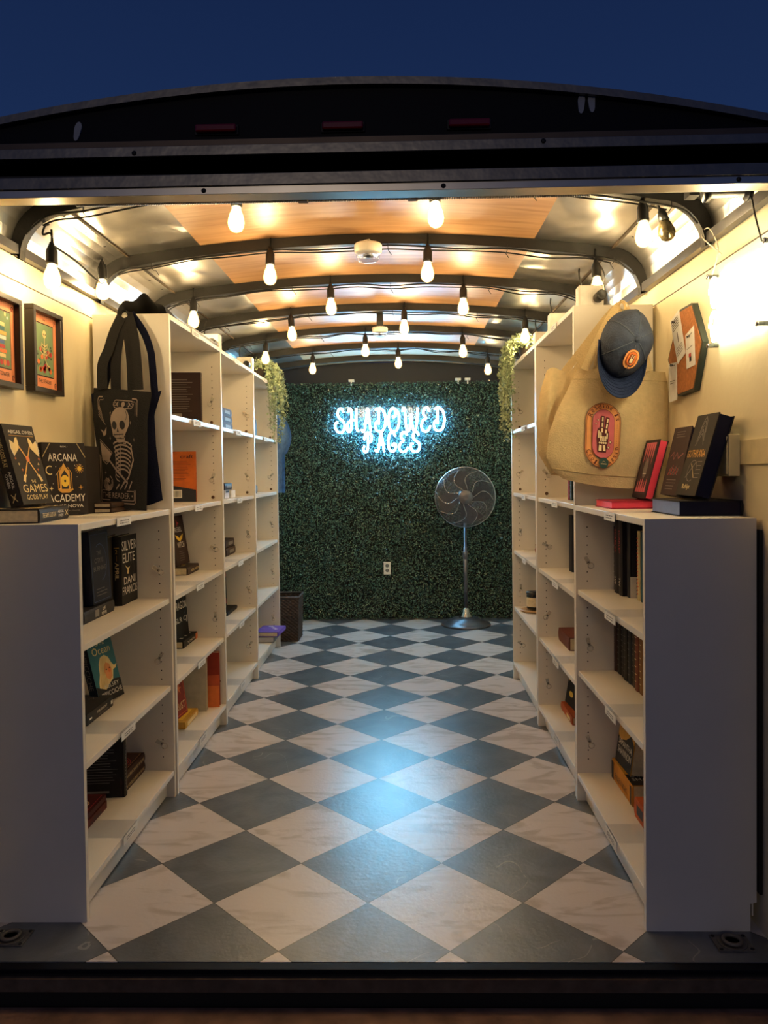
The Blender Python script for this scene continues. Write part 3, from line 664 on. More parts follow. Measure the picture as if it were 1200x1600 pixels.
Mx = upright(-1.125, 3.50, 1.06, 4, 0) @ Matrix.Translation((0.165, 0.014, 0)) @ Matrix.Rotation(math.pi, 4, 'Z')
book('bright orange paperback showing its back cover and barcode', 0.014, 0.232, 0.16, (214, 110, 44), Mx, None, rules(Art(), 0.004, 0.010, 0.02, 0.21, 24, blackp, 4), ob, paperback=True)
book('small orange-spined book lying low beside the orange paperback', 0.022, 0.15, 0.11, (222, 130, 50), flat(1, -0.965, 3.02, 1.06, 0.022, 0.15), None, Art().rect(0.004, 0.02, 0.018, 0.10, palegold), paperback=True)
wf = Art().text('REBEL', 0.035, 0.150, 0.115, 0.172, whitep).text('WITCH', 0.04, 0.078, 0.118, 0.104, whitep)
wf.poly([(0.03, 0.14), (0.045, 0.118), (0.075, 0.105), (0.105, 0.118), (0.122, 0.14), (0.09, 0.13), (0.075, 0.12), (0.06, 0.13)], yellowp, 2).star(0.075, 0.19, 0.02, redp, 1, 3)
rules(wf, 0.045, 0.11, 0.02, 0.06, 5, greyp, 21)
book('brown leaning hardcover with yellow wings, third shelf of the first tall case', 0.030, 0.225, 0.15, (58, 40, 34), upright(-1.022, 3.40, 0.770, 84, 9, 0.03), wf, spine_txt(0.03, 0.225, 'REBEL WITCH', greyp, 0.2, 0.7))
book('brown hardcover lying under the yellow-winged leaning one', 0.034, 0.225, 0.15, (60, 46, 40), flat(1, -0.972, 3.385, 0.735, 0.034, 0.225), wf, Art().text('REBEL WITCH', 0.012, 0.05, 0.022, 0.18, palegold, rot=90))
df = Art().text('THE', 0.02, 0.180, 0.11, 0.212, whitep).text('DRAGON', 0.004, 0.125, 0.146, 0.160, whitep).text('SLR CJ', 0.01, 0.06, 0.14, 0.09, whitep).line([(0.12, 0.22), (0.14, 0.19), (0.11, 0.16), (0.14, 0.13), (0.12, 0.10)], 0.003, tealp)
book('black hardcover with white capitals and a teal tendril, left row', 0.030, 0.238, 0.152, (18, 20, 22), upright(-1.022, 3.36, 0.447, 84, 4, 0.03), df)
dd = Art()
for k in range(12): dd.rect(0.02+0.03*(k % 4), 0.03+0.06*(k//4), 0.038+0.03*(k % 4), 0.05+0.06*(k//4), whitep)
book('black hardcover with an orange end lying under the white capitals book', 0.031, 0.225, 0.15, (24, 22, 22), flat(1, -0.985, 3.345, 0.415, 0.031, 0.225), dd, Art().text('THE DRAGON', 0.01, 0.06, 0.02, 0.17, whitep, rot=90).rect(0.002, 0.005, 0.029, 0.04, orangep))
yf = Art().rect(0.02, 0.02, 0.1, 0.17, yellowp)
book('gold-edged yellow book lying at the front of the bottom shelf', 0.030, 0.20, 0.13, (206, 158, 62), flat(1, -0.945, 3.21, 0.10, 0.030, 0.20), yf, Art().rect(0.006, 0.02, 0.024, 0.17, palegold), pages=gold)
book('red patterned book standing on the gold-edged one', 0.024, 0.20, 0.13, (140, 48, 38), upright(-0.985, 3.22, 0.131, 84, 8, 0.024), Art().frame(0.01, 0.01, 0.12, 0.19, 0.003, orangep).star(0.065, 0.12, 0.03, orangep, 2, 6).text('RUST', 0.02, 0.03, 0.11, 0.06, palegold))
book('plain white-spined book on the bottom shelf of the left row', 0.030, 0.25, 0.16, (188, 180, 160), upright(-1.075, 3.445, 0.10, 4, 0), Art().rect(0.03, 0.12, 0.034, 0.20, greyp))
rdm = cmat((150, 52, 34)); book('tall red and orange gradient book beside the white-spined one', 0.034, 0.255, 0.15, rdm, upright(-1.02, 3.50, 0.10, 8, 0), Art().rect(0, 0, 0.15, 0.10, orangep).rect(0.0, 0.10, 0.15, 0.15, mat('burnt_orange', (196, 84, 40), 0.5)), Art().rect(0, 0, 0.034, 0.1, orangep))
# --- middle tall left bookcase (y 3.59 - 4.39)
for k in range(3):
    book('dark brown book, %s of the three lying on the top shelf of the middle case' % ['bottom', 'middle', 'top'][k], 0.036, 0.21, 0.14, (62, 40, 36), flat(1, -0.90-0.004*k, 3.80+0.01*k, 1.41+k*0.0375, 0.036, 0.21), None, Art().rect(0.010, 0.05, 0.026, 0.16, greyp), group='three books stacked on the top shelf of the middle case')
book('white book lying on the middle case fourth shelf', 0.040, 0.10, 0.12, (226, 222, 214), flat(1, -0.905, 3.98, 1.06, 0.040, 0.10), pages=paper, paperback=True)
book('white box-like book beside the white one on the fourth shelf', 0.042, 0.09, 0.13, (206, 204, 214), flat(1, -0.91, 3.86, 1.06, 0.042, 0.09), None, Art().rect(0.03, 0.01, 0.04, 0.08, blackp), pages=paper, paperback=True)
book('brown book resting on the white ones on the fourth shelf', 0.034, 0.16, 0.12, (50, 36, 34), flat(1, -0.915, 3.88, 1.103, 0.034, 0.16), None, Art().rect(0.01, 0.02, 0.024, 0.13, greyp))
for k in range(2):
    book('brown lying book, %s of the pair on the third shelf of the middle case' % ['lower', 'upper'][k], 0.042, 0.22, 0.15, (58, 44, 42), flat(1, -0.972-0.006*k, 4.13, 0.735+k*0.043, 0.042, 0.22), None, Art().rect(0.012, 0.04, 0.030, 0.15, greyp), group='lying pair on the third shelf of the middle case')
book('black triangular-looking leaning book on the third shelf pair', 0.03, 0.21, 0.14, (24, 20, 20), upright(-1.03, 4.15, 0.821, 85, 12, 0.03), Art().text('A', 0.03, 0.04, 0.10, 0.08, greyp))
book('black and red hardcover on the second shelf of the middle case', 0.04, 0.24, 0.155, (20, 22, 30), upright(-1.015, 4.12, 0.437, 87, 1, 0.04), Art().text('VEXA', 0.02, 0.17, 0.15, 0.21, redp).rect(0.03, 0.02, 0.14, 0.05, redp))
book('black book lying flat under the black and red hardcover', 0.021, 0.24, 0.16, (24, 22, 24), flat(1, -0.965, 4.10, 0.415, 0.021, 0.24))
gf = Art()
for k in range(16): gf.star(random.Random(k).uniform(0.02, 0.13), random.Random(k+9).uniform(0.02, 0.22), 0.008, greenp, 1, 3)
book('green botanical hardcover on the bottom shelf of the middle case', 0.04, 0.24, 0.15, (22, 36, 30), upright(-0.965, 3.90, 0.10, 90, 0), gf)
# --- far left bookcase (y 4.39 - 5.19)
book('small dark book lying on the top shelf of the far left case', 0.10, 0.16, 0.13, (70, 52, 44), flat(1, -0.89, 4.46, 1.41, 0.10, 0.16), pages=cream)
book('small grey book on the fourth shelf of the far left case', 0.05, 0.2, 0.14, (84, 84, 92), flat(1, -0.93, 4.62, 1.06, 0.05, 0.2), None, Art().rect(0.01, 0.03, 0.04, 0.17, greyp))
for k in range(3): book('pale-paged book, %s of the three lying on the third shelf, far left case' % ['bottom', 'middle', 'top'][k], 0.036, 0.2, 0.14, (70, 48, 40), flat(1, -0.99, 4.70+0.01*k, 0.735+0.037*k, 0.036, 0.2), None, Art().rect(0.006, 0.02, 0.03, 0.18, palegold), group='three books on the third shelf of the far left case')
book('thin black book edge on the second shelf of the far left case', 0.03, 0.25, 0.12, (20, 20, 24), upright(-1.0, 4.60, 0.415, 88, 0))
book('grey hardcover lying on the far left bottom shelf', 0.034, 0.22, 0.13, (120, 122, 126), flat(1, -0.845, 4.86, 0.10, 0.034, 0.22), pages=mat('grey_white_pages', (180, 182, 188), 0.8))
pf = Art()
for k in range(10): pf.star(random.Random(k).uniform(0.02, 0.14), random.Random(k+9).uniform(0.02, 0.2), 0.018, [purplep, whitep][k % 2], 1+k % 3, 5)
book('purple floral book lying on the grey one at the far left', 0.028, 0.22, 0.15, (112, 84, 176), flat(1, -0.822, 4.87, 0.135, 0.028, 0.22, -4), pf, Art().rect(0.006, 0.02, 0.02, 0.2, purplep))
# --- top of the low right bookcase
pinkpg = mat('hot_pink_pages', (236, 66, 92), 0.5, var=0.05)
bluepg = mat('navy_sprayed_edge', (14, 18, 44), 0.4); fore = mat('neon_glare_fore_edge', (96, 116, 170), 0.4)  # fore-edge coloured pale blue to paint neon glare on navy pages
prf = Art().rect(0.012, 0.012, 0.128, 0.185, cmat((60, 44, 50)), 1)
for k in range(5): prf.poly([(0.02+0.02*k, 0.185), (0.03+0.02*k, 0.11+0.012*(k % 2)), (0.04+0.02*k, 0.185)], pinkp, 2); prf.poly([(0.02+0.02*k, 0.02), (0.03+0.02*k, 0.06+0.012*(k % 3)), (0.04+0.02*k, 0.02)], pinkp, 2)
prf.disc(0.07, 0.10, 0.02, greyp, 2, 0.035).rect(0.055, 0.08, 0.09, 0.083, whitep, 3).text('RED', 0.045, 0.03, 0.095, 0.045, pinkp, 4)
book('hot pink edged book lying flat on the right', 0.024, 0.20, 0.145, (150, 24, 48), flat(1, 0.803, 2.445, 1.06, 0.024, 0.20), None, None, pages=pinkpg)
book('pink-edged dark book leaning upright on the flat pink one', 0.028, 0.195, 0.138, (44, 34, 40), upright(0.764, 2.583, 1.085, -90, 15, 0.028), prf, None, pages=pinkpg)
gk = Art().text('GOTHIKANA', 0.012, 0.108, 0.136, 0.130, gold, 4).text('RuNyx', 0.04, 0.014, 0.095, 0.032, palegold, 4)
for s in (-1, 1):
    for k in range(5): gk.line([(0.074, 0.225-0.012*k), (0.074+s*0.012, 0.212-0.012*k), (0.074+s*(0.02+0.002*k), 0.190-0.012*k)], 0.0028, greyp, 1+k % 2)
gk.arc(0.074, 0.07, 0.03, 0, 300, 0.002, greyp).line([(0.04, 0.05), (0.09, 0.095)], 0.003, greyp).line([(0.10, 0.05), (0.06, 0.09)], 0.002, palegold); rules(gk, 0.1, 0.135, 0.05, 0.095, 5, greyp, 5)
book('black hardcover lying flat with neon glare painted on its page edge, right side', 0.040, 0.225, 0.168, (22, 21, 26), flat(1, 0.896, 2.042, 1.06, 0.040, 0.225, 0), gk, None, pages=bluepg, pcol2=fore)
book('tall black gothic hardcover with gold title leaning against the wall', 0.042, 0.232, 0.148, (34, 30, 29), upright(0.773, 2.197, 1.1008, -90, 16.5, 0.042), gk, None, pages=bluepg)
md = rules(Art(), 0.03, 0.12, 0.175, 0.190, 3, greyp, 4)
md.text('Lyrion', 0.02, 0.105, 0.12, 0.130, mat('dull_rose_print', (150, 84, 84), 0.5)) if False else md.line([(0.02, 0.115), (0.04, 0.13), (0.05, 0.108), (0.07, 0.128), (0.085, 0.11), (0.12, 0.125)], 0.004, mat('dull_rose_print', (150, 84, 84), 0.5))
for k in range(8): md.line([(0.03+0.01*k, 0.06), (0.04+0.01*k, 0.08+0.005*(k % 3))], 0.003, [redp, greyp][k % 2])
rules(md, 0.03, 0.11, 0.018, 0.045, 4, greyp, 6)
book('dark plum hardcover leaning between the pink book and the gothic one', 0.034, 0.205, 0.14, (52, 34, 36), upright(0.780, 2.345, 1.1008, -90, 13, 0.034), md, None, pages=bluepg)
# --- low right, upper shelf
def rspine(label, x, y, z, t, h, d, col, sp=None, group=None, pages=cream, front=None, pb=False):
    return book(label, t, h, d, col, upright(x, y, z, 0, 0), front, sp, pages=pages, group=group, paperback=pb)
rspine('thin black book at the far end of the upper right shelf row', 0.742, 2.700, 0.76, 0.022, 0.225, 0.12, (20, 19, 20), Art().text('LIGHT', 0.006, 0.03, 0.014, 0.16, whitep, rot=90))
rspine('dull red thin book next to the thin black one, upper right shelf', 0.741, 2.672, 0.76, 0.018, 0.222, 0.12, (92, 36, 32), Art().rect(0.005, 0.03, 0.012, 0.15, palegold))
for k in range(2): rspine(['black spine with red letters, the farther of the matching two', 'black spine with red letters, the nearer of the matching two'][k], 0.728, 2.618-0.050*k, 0.76, 0.046, 0.262, 0.14, (30, 26, 32), Art().text('SCARLET', 0.014, 0.14, 0.032, 0.22, redp, rot=90).text('TW', 0.014, 0.03, 0.032, 0.06, whitep, rot=90), 'two matching black spines on the upper right shelf', pb=False)
bl = Art().rect(0.0, 0.0, 0.13, 0.07, whitep, 1); rules(bl, 0.02, 0.1, 0.012, 0.06, 5, blackp, 31, 0.003)
rspine('dark wide book with a white lower band facing the opening', 0.742, 2.528, 0.76, 0.036, 0.258, 0.13, (32, 32, 40), None, front=bl)
rspine('cream speckled spine nearest the end panel but one, upper right shelf', 0.757, 2.470, 0.76, 0.030, 0.225, 0.13, (200, 184, 140), rules(Art(), 0.004, 0.026, 0.02, 0.2, 16, redp, 7, 0.003))
rspine('teal book nearest the end panel on the upper right shelf', 0.757, 2.434, 0.76, 0.030, 0.225, 0.13, (36, 80, 96), None)
# --- low right, middle shelf: a full row
cols = [(58, 36, 34), (40, 38, 36), (34, 34, 36), (46, 44, 40), (36, 38, 44), (52, 46, 38), (112, 60, 40), (128, 90, 46), (60, 50, 44), (44, 40, 40)]
for k in range(10):
    y = 2.700-0.042*k
    sp = Art().text(['OATH', 'EMBER', 'TIDE', 'NIGHT', 'CROWN', 'ASH', 'SUN', 'GOLD', 'VOW', 'FEN'][k], 0.012, 0.14, 0.026, 0.21, greyp, rot=90) if False else rules(Art(), 0.010, 0.030, 0.03, 0.22, 9+k % 3, greyp if k < 6 else palegold, 40+k, 0.002)
    rspine('%s spine, %s in the packed middle right row' % (['dark maroon', 'black', 'blackish', 'olive black', 'slate black', 'brown black', 'rust red', 'ochre', 'umber', 'dark brown'][k], ['farthest', 'second from far end', 'third from far end', 'fourth from far end', 'fifth from far end', 'sixth from far end', 'seventh from far end', 'eighth from far end', 'ninth from far end', 'nearest'][k]),
           0.744+0.002*(k % 3), y, 0.47, 0.040, 0.235+0.006*(k % 4), 0.13, cols[k], sp, 'packed row on the middle right shelf')
# --- low right, bottom shelf
tf = Art().rect(0, 0, 0.155, 0.24, mat('ochre_print', (206, 152, 58), 0.5), 0)
tf.poly([(0.155, 0.13), (0.12, 0.13), (0.10, 0.17), (0.115, 0.21), (0.10, 0.24), (0.155, 0.24)], cmat((24, 30, 48)), 1)
tf.poly([(0.0, 0), (0.155, 0), (0.155, 0.10), (0.12, 0.12), (0.08, 0.095), (0.03, 0.08), (0, 0.09)], blackp, 1)
tf.text('PRIORY', 0.01, 0.18, 0.09, 0.198, blackp, 2).text('TREE', 0.02, 0.155, 0.09, 0.172, blackp, 2).text('SAMANTHA', 0.012, 0.065, 0.145, 0.085, whitep, 3).text('SHANNON', 0.012, 0.035, 0.145, 0.058, whitep, 3)
tf.line([(0.13, 0.225), (0.14, 0.19), (0.12, 0.17), (0.145, 0.145)], 0.005, whitep, 3)
book('large yellow and black book leaning at the back of the bottom right shelf', 0.050, 0.24, 0.155, (198, 146, 58), upright(0.724, 2.650, 0.172, -88, 8, 0.05), tf)
ts = Art().text('FALLEN NIGHT', 0.018, 0.05, 0.038, 0.19, blackp, rot=90).rect(0.004, 0.005, 0.066, 0.02, blackp).rect(0.004, 0.21, 0.066, 0.235, blackp)
book('thick yellow book lying below the leaning yellow and black one', 0.070, 0.24, 0.155, (208, 142, 56), flat(-1, 0.722, 2.445, 0.10, 0.070, 0.24), tf, ts)
book('orange illustrated book standing nearest the end panel, bottom right', 0.06, 0.17, 0.13, (190, 92, 46), flat(-1, 0.711, 2.215, 0.10, 0.06, 0.17), None, Art().rect(0.01, 0.02, 0.05, 0.06, palegold).rect(0.02, 0.08, 0.05, 0.14, blackp))
# --- first tall right bookcase
for k in range(2): rspine(['red spine standing under the canvas tote', 'dark green spine standing next to the red one under the canvas tote'][k], 0.690, [3.20, 3.155][k], 1.06, 0.036, 0.22, 0.13, [(132, 50, 40), (30, 44, 38)][k], rules(Art(), 0.006, 0.03, 0.02, 0.2, 10, greyp, 50+k))
rspine('tall dark navy book alone on the third shelf, right row', 0.735, 3.36, 0.735, 0.07, 0.25, 0.13, (20, 22, 34))
book('reddish brown book lying on the second shelf, right row', 0.055, 0.22, 0.15, (104, 54, 42), flat(-1, 0.695, 3.25, 0.415, 0.055, 0.22))
dn = Art().text('MR', 0.02, 0.15, 0.13, 0.20, yellowp).text('DINER', 0.015, 0.10, 0.14, 0.138, yellowp).disc(0.07, 0.05, 0.03, yellowp, 1, 0.012)
book('black cover with yellow capitals leaning on the bottom shelf, right row', 0.03, 0.225, 0.15, (22, 20, 20), upright(0.718, 3.455, 0.134, -86, 10, 0.03), dn)
book('orange-brown book lying below the yellow capitals book', 0.033, 0.23, 0.15, (170, 84, 44), flat(-1, 0.703, 3.235, 0.10, 0.033, 0.23), None, Art().rect(0.008, 0.03, 0.024, 0.10, palegold))
rspine('grey-blue book at the top shelf of the far right case', 0.70, 4.02, 1.41, 0.05, 0.24, 0.13, (84, 96, 118))

# small trinket and candle on the far right case
t = thing('candle_jar', 'black candle jar with cream label on the far right case', 'candle', (0.705, 4.17, 0.4305))
MB().lathe([(0, 0), (0.040, 0), (0.043, 0.004), (0.043, 0.075), (0.039, 0.080), (0.036, 0.080)], mat('black_glass', (22, 20, 19), 0.12), 28).build('jar', t)
MB().lathe([(0.036, 0.078), (0.045, 0.078), (0.045, 0.092), (0.02, 0.095), (0, 0.095)], mat('dark_lid', (34, 30, 28), 0.4), 28).build('lid', t)
lb = MB(); lb.grid(lambda u, v: (0.0436*math.cos(math.radians(170+u*110)), 0.0436*math.sin(math.radians(170+u*110)), 0.014+0.05*v), 12, 1, cream)
lb.build('paper_label', t)
tag(MB().lathe([(0, 0), (0.062, 0), (0.072, 0.004), (0.070, 0.012), (0.060, 0.010), (0, 0.009)], mat('light_wood_tray', (176, 138, 92), 0.5), 30, Matrix.Translation((0.70, 4.165, 0.4155))).build('round_tray'), 'round light wooden tray under the black candle jar', 'tray')
tk = MB().lathe([(0, 0), (0.018, 0), (0.022, 0.015), (0.016, 0.035), (0.020, 0.045), (0.008, 0.058), (0, 0.06)], mat('rosy_ceramic', (178, 112, 96), 0.5), 16, Matrix.Translation((0.73, 4.17, 0.7355)))
tag(tk.build('figurine'), 'small rosy figurine on the third shelf of the far right case', 'figurine')
tag(MB().box((0.62, 2.775, 1.4105), (0.645, 2.86, 1.47), white_pl).box((0.622, 2.79, 1.47), (0.643, 2.84, 1.478), white_pl).build('small_box'), 'small white box behind the tote straps, right row', 'box')

# ---------------------------------------------------------------- hedge wall and neon sign
def leaf_mat():
    m = bpy.data.materials.new('boxwood_leaves'); m.use_nodes = True; n = m.node_tree.nodes; l = m.node_tree.links
    b = n['Principled BSDF']; t = n.new('ShaderNodeTexCoord'); nz = n.new('ShaderNodeTexNoise'); nz.inputs['Scale'].default_value = 55
    r = n.new('ShaderNodeValToRGB'); e = r.color_ramp.elements; e[0].position = 0.35; e[0].color = lin((32, 58, 52))+(1,); e[1].position = 0.7; e[1].color = lin((96, 126, 106))+(1,)
    l.new(t.outputs['Object'], nz.inputs['Vector']); l.new(nz.outputs[0], r.inputs[0]); l.new(r.outputs[0], b.inputs['Base Color'])
    b.inputs['Roughness'].default_value = 0.22; b.inputs['Specular IOR Level'].default_value = 0.9; return m
leafm = leaf_mat()
def leaf_cloud(cent, nrm, size, rng, flat_=0.6, name='foliage', mt=None, parent=None, aspect=0.55):
    """cent: (n,3) leaf centres; nrm: preferred facing; size: (n,) leaf lengths"""
    n = len(cent); N_ = np.array(nrm)+rng.normal(0, flat_, (n, 3)); N_ /= np.linalg.norm(N_, axis=1)[:, None]
    A = rng.normal(0, 1, (n, 3)); A -= N_*(A*N_).sum(1)[:, None]; A /= np.linalg.norm(A, axis=1)[:, None]
    B = np.cross(N_, A); s = size[:, None]
    P = np.stack([cent-A*s/2, cent+B*s*aspect/2-N_*s*0.06, cent+A*s/2, cent-B*s*aspect/2-N_*s*0.06], 1).reshape(-1, 3)
    me = bpy.data.meshes.new(name); me.vertices.add(4*n); me.vertices.foreach_set('co', P.ravel())
    me.loops.add(4*n); me.loops.foreach_set('vertex_index', np.arange(4*n, dtype=np.int32))
    me.polygons.add(n); me.polygons.foreach_set('loop_start', np.arange(0, 4*n, 4, dtype=np.int32)); me.polygons.foreach_set('loop_total', np.full(n, 4, dtype=np.int32))
    me.materials.append(mt); me.update(calc_edges=True); me.validate()
    o = bpy.data.objects.new(name, me); COL.objects.link(o)
    if parent: o.parent = parent
    return o
rng = np.random.default_rng(3)
t = thing('hedge_wall', 'dense artificial boxwood hedge panel covering the back wall', 'hedge', (0, 6.13, 0))
MB().box((XL+0.03, 0.003, 0.01), (XR-0.02, 0.018, 1.885), mat('dark_green_backing', (8, 14, 11), 0.9)).build('backing', t)
n = 84000
cx_ = rng.uniform(XL+0.03, XR-0.02, n); cz_ = rng.uniform(0.005, 1.90, n)
cyv = -0.012-0.022*rng.random(n)-0.010*np.sin(cx_*24+2*np.sin(cz_*9))*np.sin(cz_*27)
leaf_cloud(np.stack([cx_, cyv, cz_], 1), (0, -1, 0.35), rng.uniform(0.009, 0.016, n), rng, 0.7, 'foliage', leafm, t)

LET = {
 'S': [[(.78,.84),(.62,1.0),(.38,.97),(.26,.76),(.44,.58),(.74,.46),(.86,.24),(.66,.0),(.28,.0),(.06,.18),(.10,.38),(.30,.40)]],
 'H': [[(.10,.82),(.22,1.0),(.34,.86),(.34,.50),(.32,.16),(.18,.0),(.04,.10),(.06,.32),(.28,.48),(.68,.52)],[(.68,1.0),(.66,.5),(.70,.12),(.84,.02)]],
 'A': [[(.0,.10),(.16,.0),(.30,.18),(.42,.66),(.52,1.0),(.62,.66),(.76,.0)],[(.66,.36),(.40,.40),(.22,.30)]],
 'D': [[(.10,.92),(.44,1.0),(.76,.82),(.86,.46),(.72,.10),(.42,.0),(.14,.10),(.10,.34),(.30,.46)],[(.36,.92),(.36,.30)]],
 'O': [[(.44,1.0),(.76,.82),(.84,.46),(.70,.10),(.44,.0),(.16,.12),(.06,.46),(.16,.84),(.42,1.0),(.60,.80),(.50,.62),(.34,.66)]],
 'W': [[(.04,.84),(.10,1.0),(.18,.88),(.20,.40),(.28,.04),(.38,.04),(.46,.36),(.50,.66),(.54,.36),(.62,.04),(.72,.04),(.80,.40),(.86,1.0)]],
 'E': [[(.76,.84),(.56,1.0),(.30,.94),(.24,.72),(.46,.56),(.18,.44),(.06,.20),(.24,.0),(.58,.0),(.84,.22)]],
 'P': [[(.10,.62),(.22,.92),(.50,1.0),(.74,.82),(.68,.56),(.36,.48)],[(.42,.96),(.42,.30),(.34,.04),(.14,.0),(.02,.16),(.14,.30)]],
 'G': [[(.74,.80),(.54,1.0),(.26,.92),(.12,.56),(.18,.16),(.46,.0),(.72,.12),(.78,.36),(.56,.40),(.46,.30)]]}
sg = thing('neon_sign', 'glowing blue-white two-line neon lettering sign on the hedge', 'neon sign', (0, 6.075, 0))
def neon_word(word, x0, x1, z0, z1):
    wt = [{'W': 1.45, 'H': 1.12, 'O': 1.05, 'D': 1.05, 'A': 0.95, 'P': 0.95}.get(c, 0.9) for c in word]; u = (x1-x0)/sum(wt); xx = x0
    for i, ch in enumerate(word):
        mb = MB(); w = u*wt[i]; xs0 = xx; xx += w
        for st in LET[ch]:
            mb.tube(spline([(xs0+w*(0.03+p[0]*0.98), 0, z0+(z1-z0)*p[1]) for p in st], 5), 0.0075, neon_m, 6)
        mb.build('letter_tube', sg)
neon_word('SHADOWED', -0.548, 0.340, 1.505, 1.690)
neon_word('PAGES', -0.325, 0.140, 1.345, 1.498)
bk_ = MB().prism([(-0.58, 1.49), (-0.36, 1.48), (-0.355, 1.33), (0.165, 1.33), (0.17, 1.48), (0.37, 1.49), (0.37, 1.705), (-0.58, 1.705)], 'y', 0.012, 0.016, acrylic_sign)
bk_.build('clear_backing', sg)
t = thing('wall_outlet', 'white duplex outlet set low in the hedge', 'outlet', (-0.142, 6.085, 0.365))
MB().box((-0.028, 0, 0), (0.028, 0.006, 0.10), white_pl).build('cover_plate', t, 0.002)
a = Art()
for z in (0.032, 0.070):
    a.disc(0, z, 0.015, greyp, 1, 0.014)
    for dx in (-0.006, 0.006): a.rect(dx-0.0012, z-0.002, dx+0.0012, z+0.007, ink, 2)
    a.disc(0, z-0.007, 0.002, ink, 2, n=8)
a.build('sockets', lambda u, v, w: (u, -w, v), t)
for k, (x, z) in enumerate([(-0.41, 1.905), (0.44, 1.905), (0.515, 1.905)]):
    tag(MB().box((x-0.022, 6.10, z), (x+0.022, 6.13, z+0.018), white_pl).box((x-0.005, 6.095, z-0.03), (x+0.005, 6.10, z+0.01), white_pl).build('mounting_clip', bevel=0.001), 'white clip on the top edge of the hedge, %s of three' % ['leftmost', 'middle', 'rightmost'][k], 'clip', 'clips on the hedge top')

# ---------------------------------------------------------------- pedestal fan
fx, fy = 0.464, 5.86
fan = thing('pedestal_fan', 'dark metal pedestal fan in front of the hedge', 'fan', (fx, fy, 0))
MB().lathe([(0, 0), (0.185, 0), (0.190, 0.008), (0.182, 0.018), (0.150, 0.026), (0.146, 0.036), (0.110, 0.044), (0.104, 0.054), (0.070, 0.060), (0, 0.062)], gun, 40).build('base', fan)
MB().lathe([(0.055, 0.058), (0.046, 0.075), (0.030, 0.10), (0.024, 0.13), (0.017, 0.135)], chrome, 28).build('base_cone', fan)
MB().lathe([(0.015, 0.13), (0.015, 0.60), (0.011, 0.60), (0.011, 0.90)], gun, 16).build('pole', fan)
MB().lathe([(0.016, 0.51), (0.021, 0.515), (0.021, 0.565), (0.016, 0.57)], gun, 18).build('collar', fan)
HZ = 0.985; Mh = Matrix.Translation((0, -0.035, HZ)) @ Matrix.Rotation(math.pi/2, 4, 'X')   # local z faces the opening
motor = MB().lathe([(0, -0.13), (0.04, -0.12), (0.058, -0.09), (0.060, -0.02), (0.03, 0.0)], mat('dark_motor_housing', (32, 30, 32), 0.4, metal=0.5), 24, Mh @ Matrix.Translation((0, 0.0, 0)))
motor.build('motor_housing', fan)
R = 0.228
fg = MB()
for r in [R*(0.26+0.74*k/40) for k in range(41)]:
    z = 0.055*(1-(r/R)**2)**0.5 if r < R else 0
    fg.tube([(r*math.cos(a_), r*math.sin(a_), z) for a_ in [2*math.pi*j/48 for j in range(48)]], 0.0048 if r >= R-1e-6 else 0.0011, gun if r < R-1e-6 else chrome, 5, Mh, closed=True)
fg.build('front_grille', fan)
sw = MB()
for k in range(10):
    pts = []
    for j in range(9):
        q = j/8; r = R*(0.24+0.76*q); a_ = 2*math.pi*k/10+0.35*math.sin(q*math.pi*1.2); z = 0.057*math.sqrt(max(0, 1-(r/R)**2))+0.001
        pts.append((r*math.cos(a_), r*math.sin(a_), z))
    sw.tube(pts, 0.0022, chrome, 5, Mh)
sw.build('grille_rib', fan)
rg = MB()
for r in [R*(0.3+0.7*k/8) for k in range(9)]:
    rg.tube([(r*math.cos(a_), r*math.sin(a_), -0.06*math.sqrt(max(0, 1-(r/R)**2))-0.002) for a_ in [2*math.pi*j/40 for j in range(40)]], 0.001, gun, 4, Mh, closed=True)
for k in range(24):
    a_ = 2*math.pi*k/24; rg.tube([(R*q*math.cos(a_), R*q*math.sin(a_), -0.06*math.sqrt(max(0, 1-q*q))-0.002) for q in (0.28, 0.5, 0.7, 0.85, 0.95, 1.0)], 0.001, gun, 4, Mh)
rg.build('rear_grille', fan)
MB().lathe([(0.012, 0.058), (0.030, 0.060), (0.034, 0.056), (0.050, 0.055), (0.055, 0.050), (0.055, 0.044)], gun, 28, Mh).build('hub_badge', fan)
for k in range(4):
    def bl_(u, v, k=k):
        r = 0.035+0.165*v; a_ = 2*math.pi*k/4+(u-0.5)*(1.15-0.35*v)+0.35*v; return (r*math.cos(a_), r*math.sin(a_), (u-0.5)*0.045+0.0)
    MB().grid(bl_, 8, 8, mat('dark_metal_blade', (70, 70, 76), 0.38, metal=0.8), Mh).build('blade', fan)
tag(MB().tube(spline([(fx+0.02, 5.97, 0.93), (fx+0.07, 6.0, 0.75), (fx+0.16, 6.01, 0.50), (fx+0.27, 6.01, 0.28), (fx+0.36, 6.0, 0.12), (fx+0.38, 5.9, 0.006), (fx+0.20, 5.95, 0.006)], 5), 0.003, rubber, 6).build('fan_cord', fan), None)

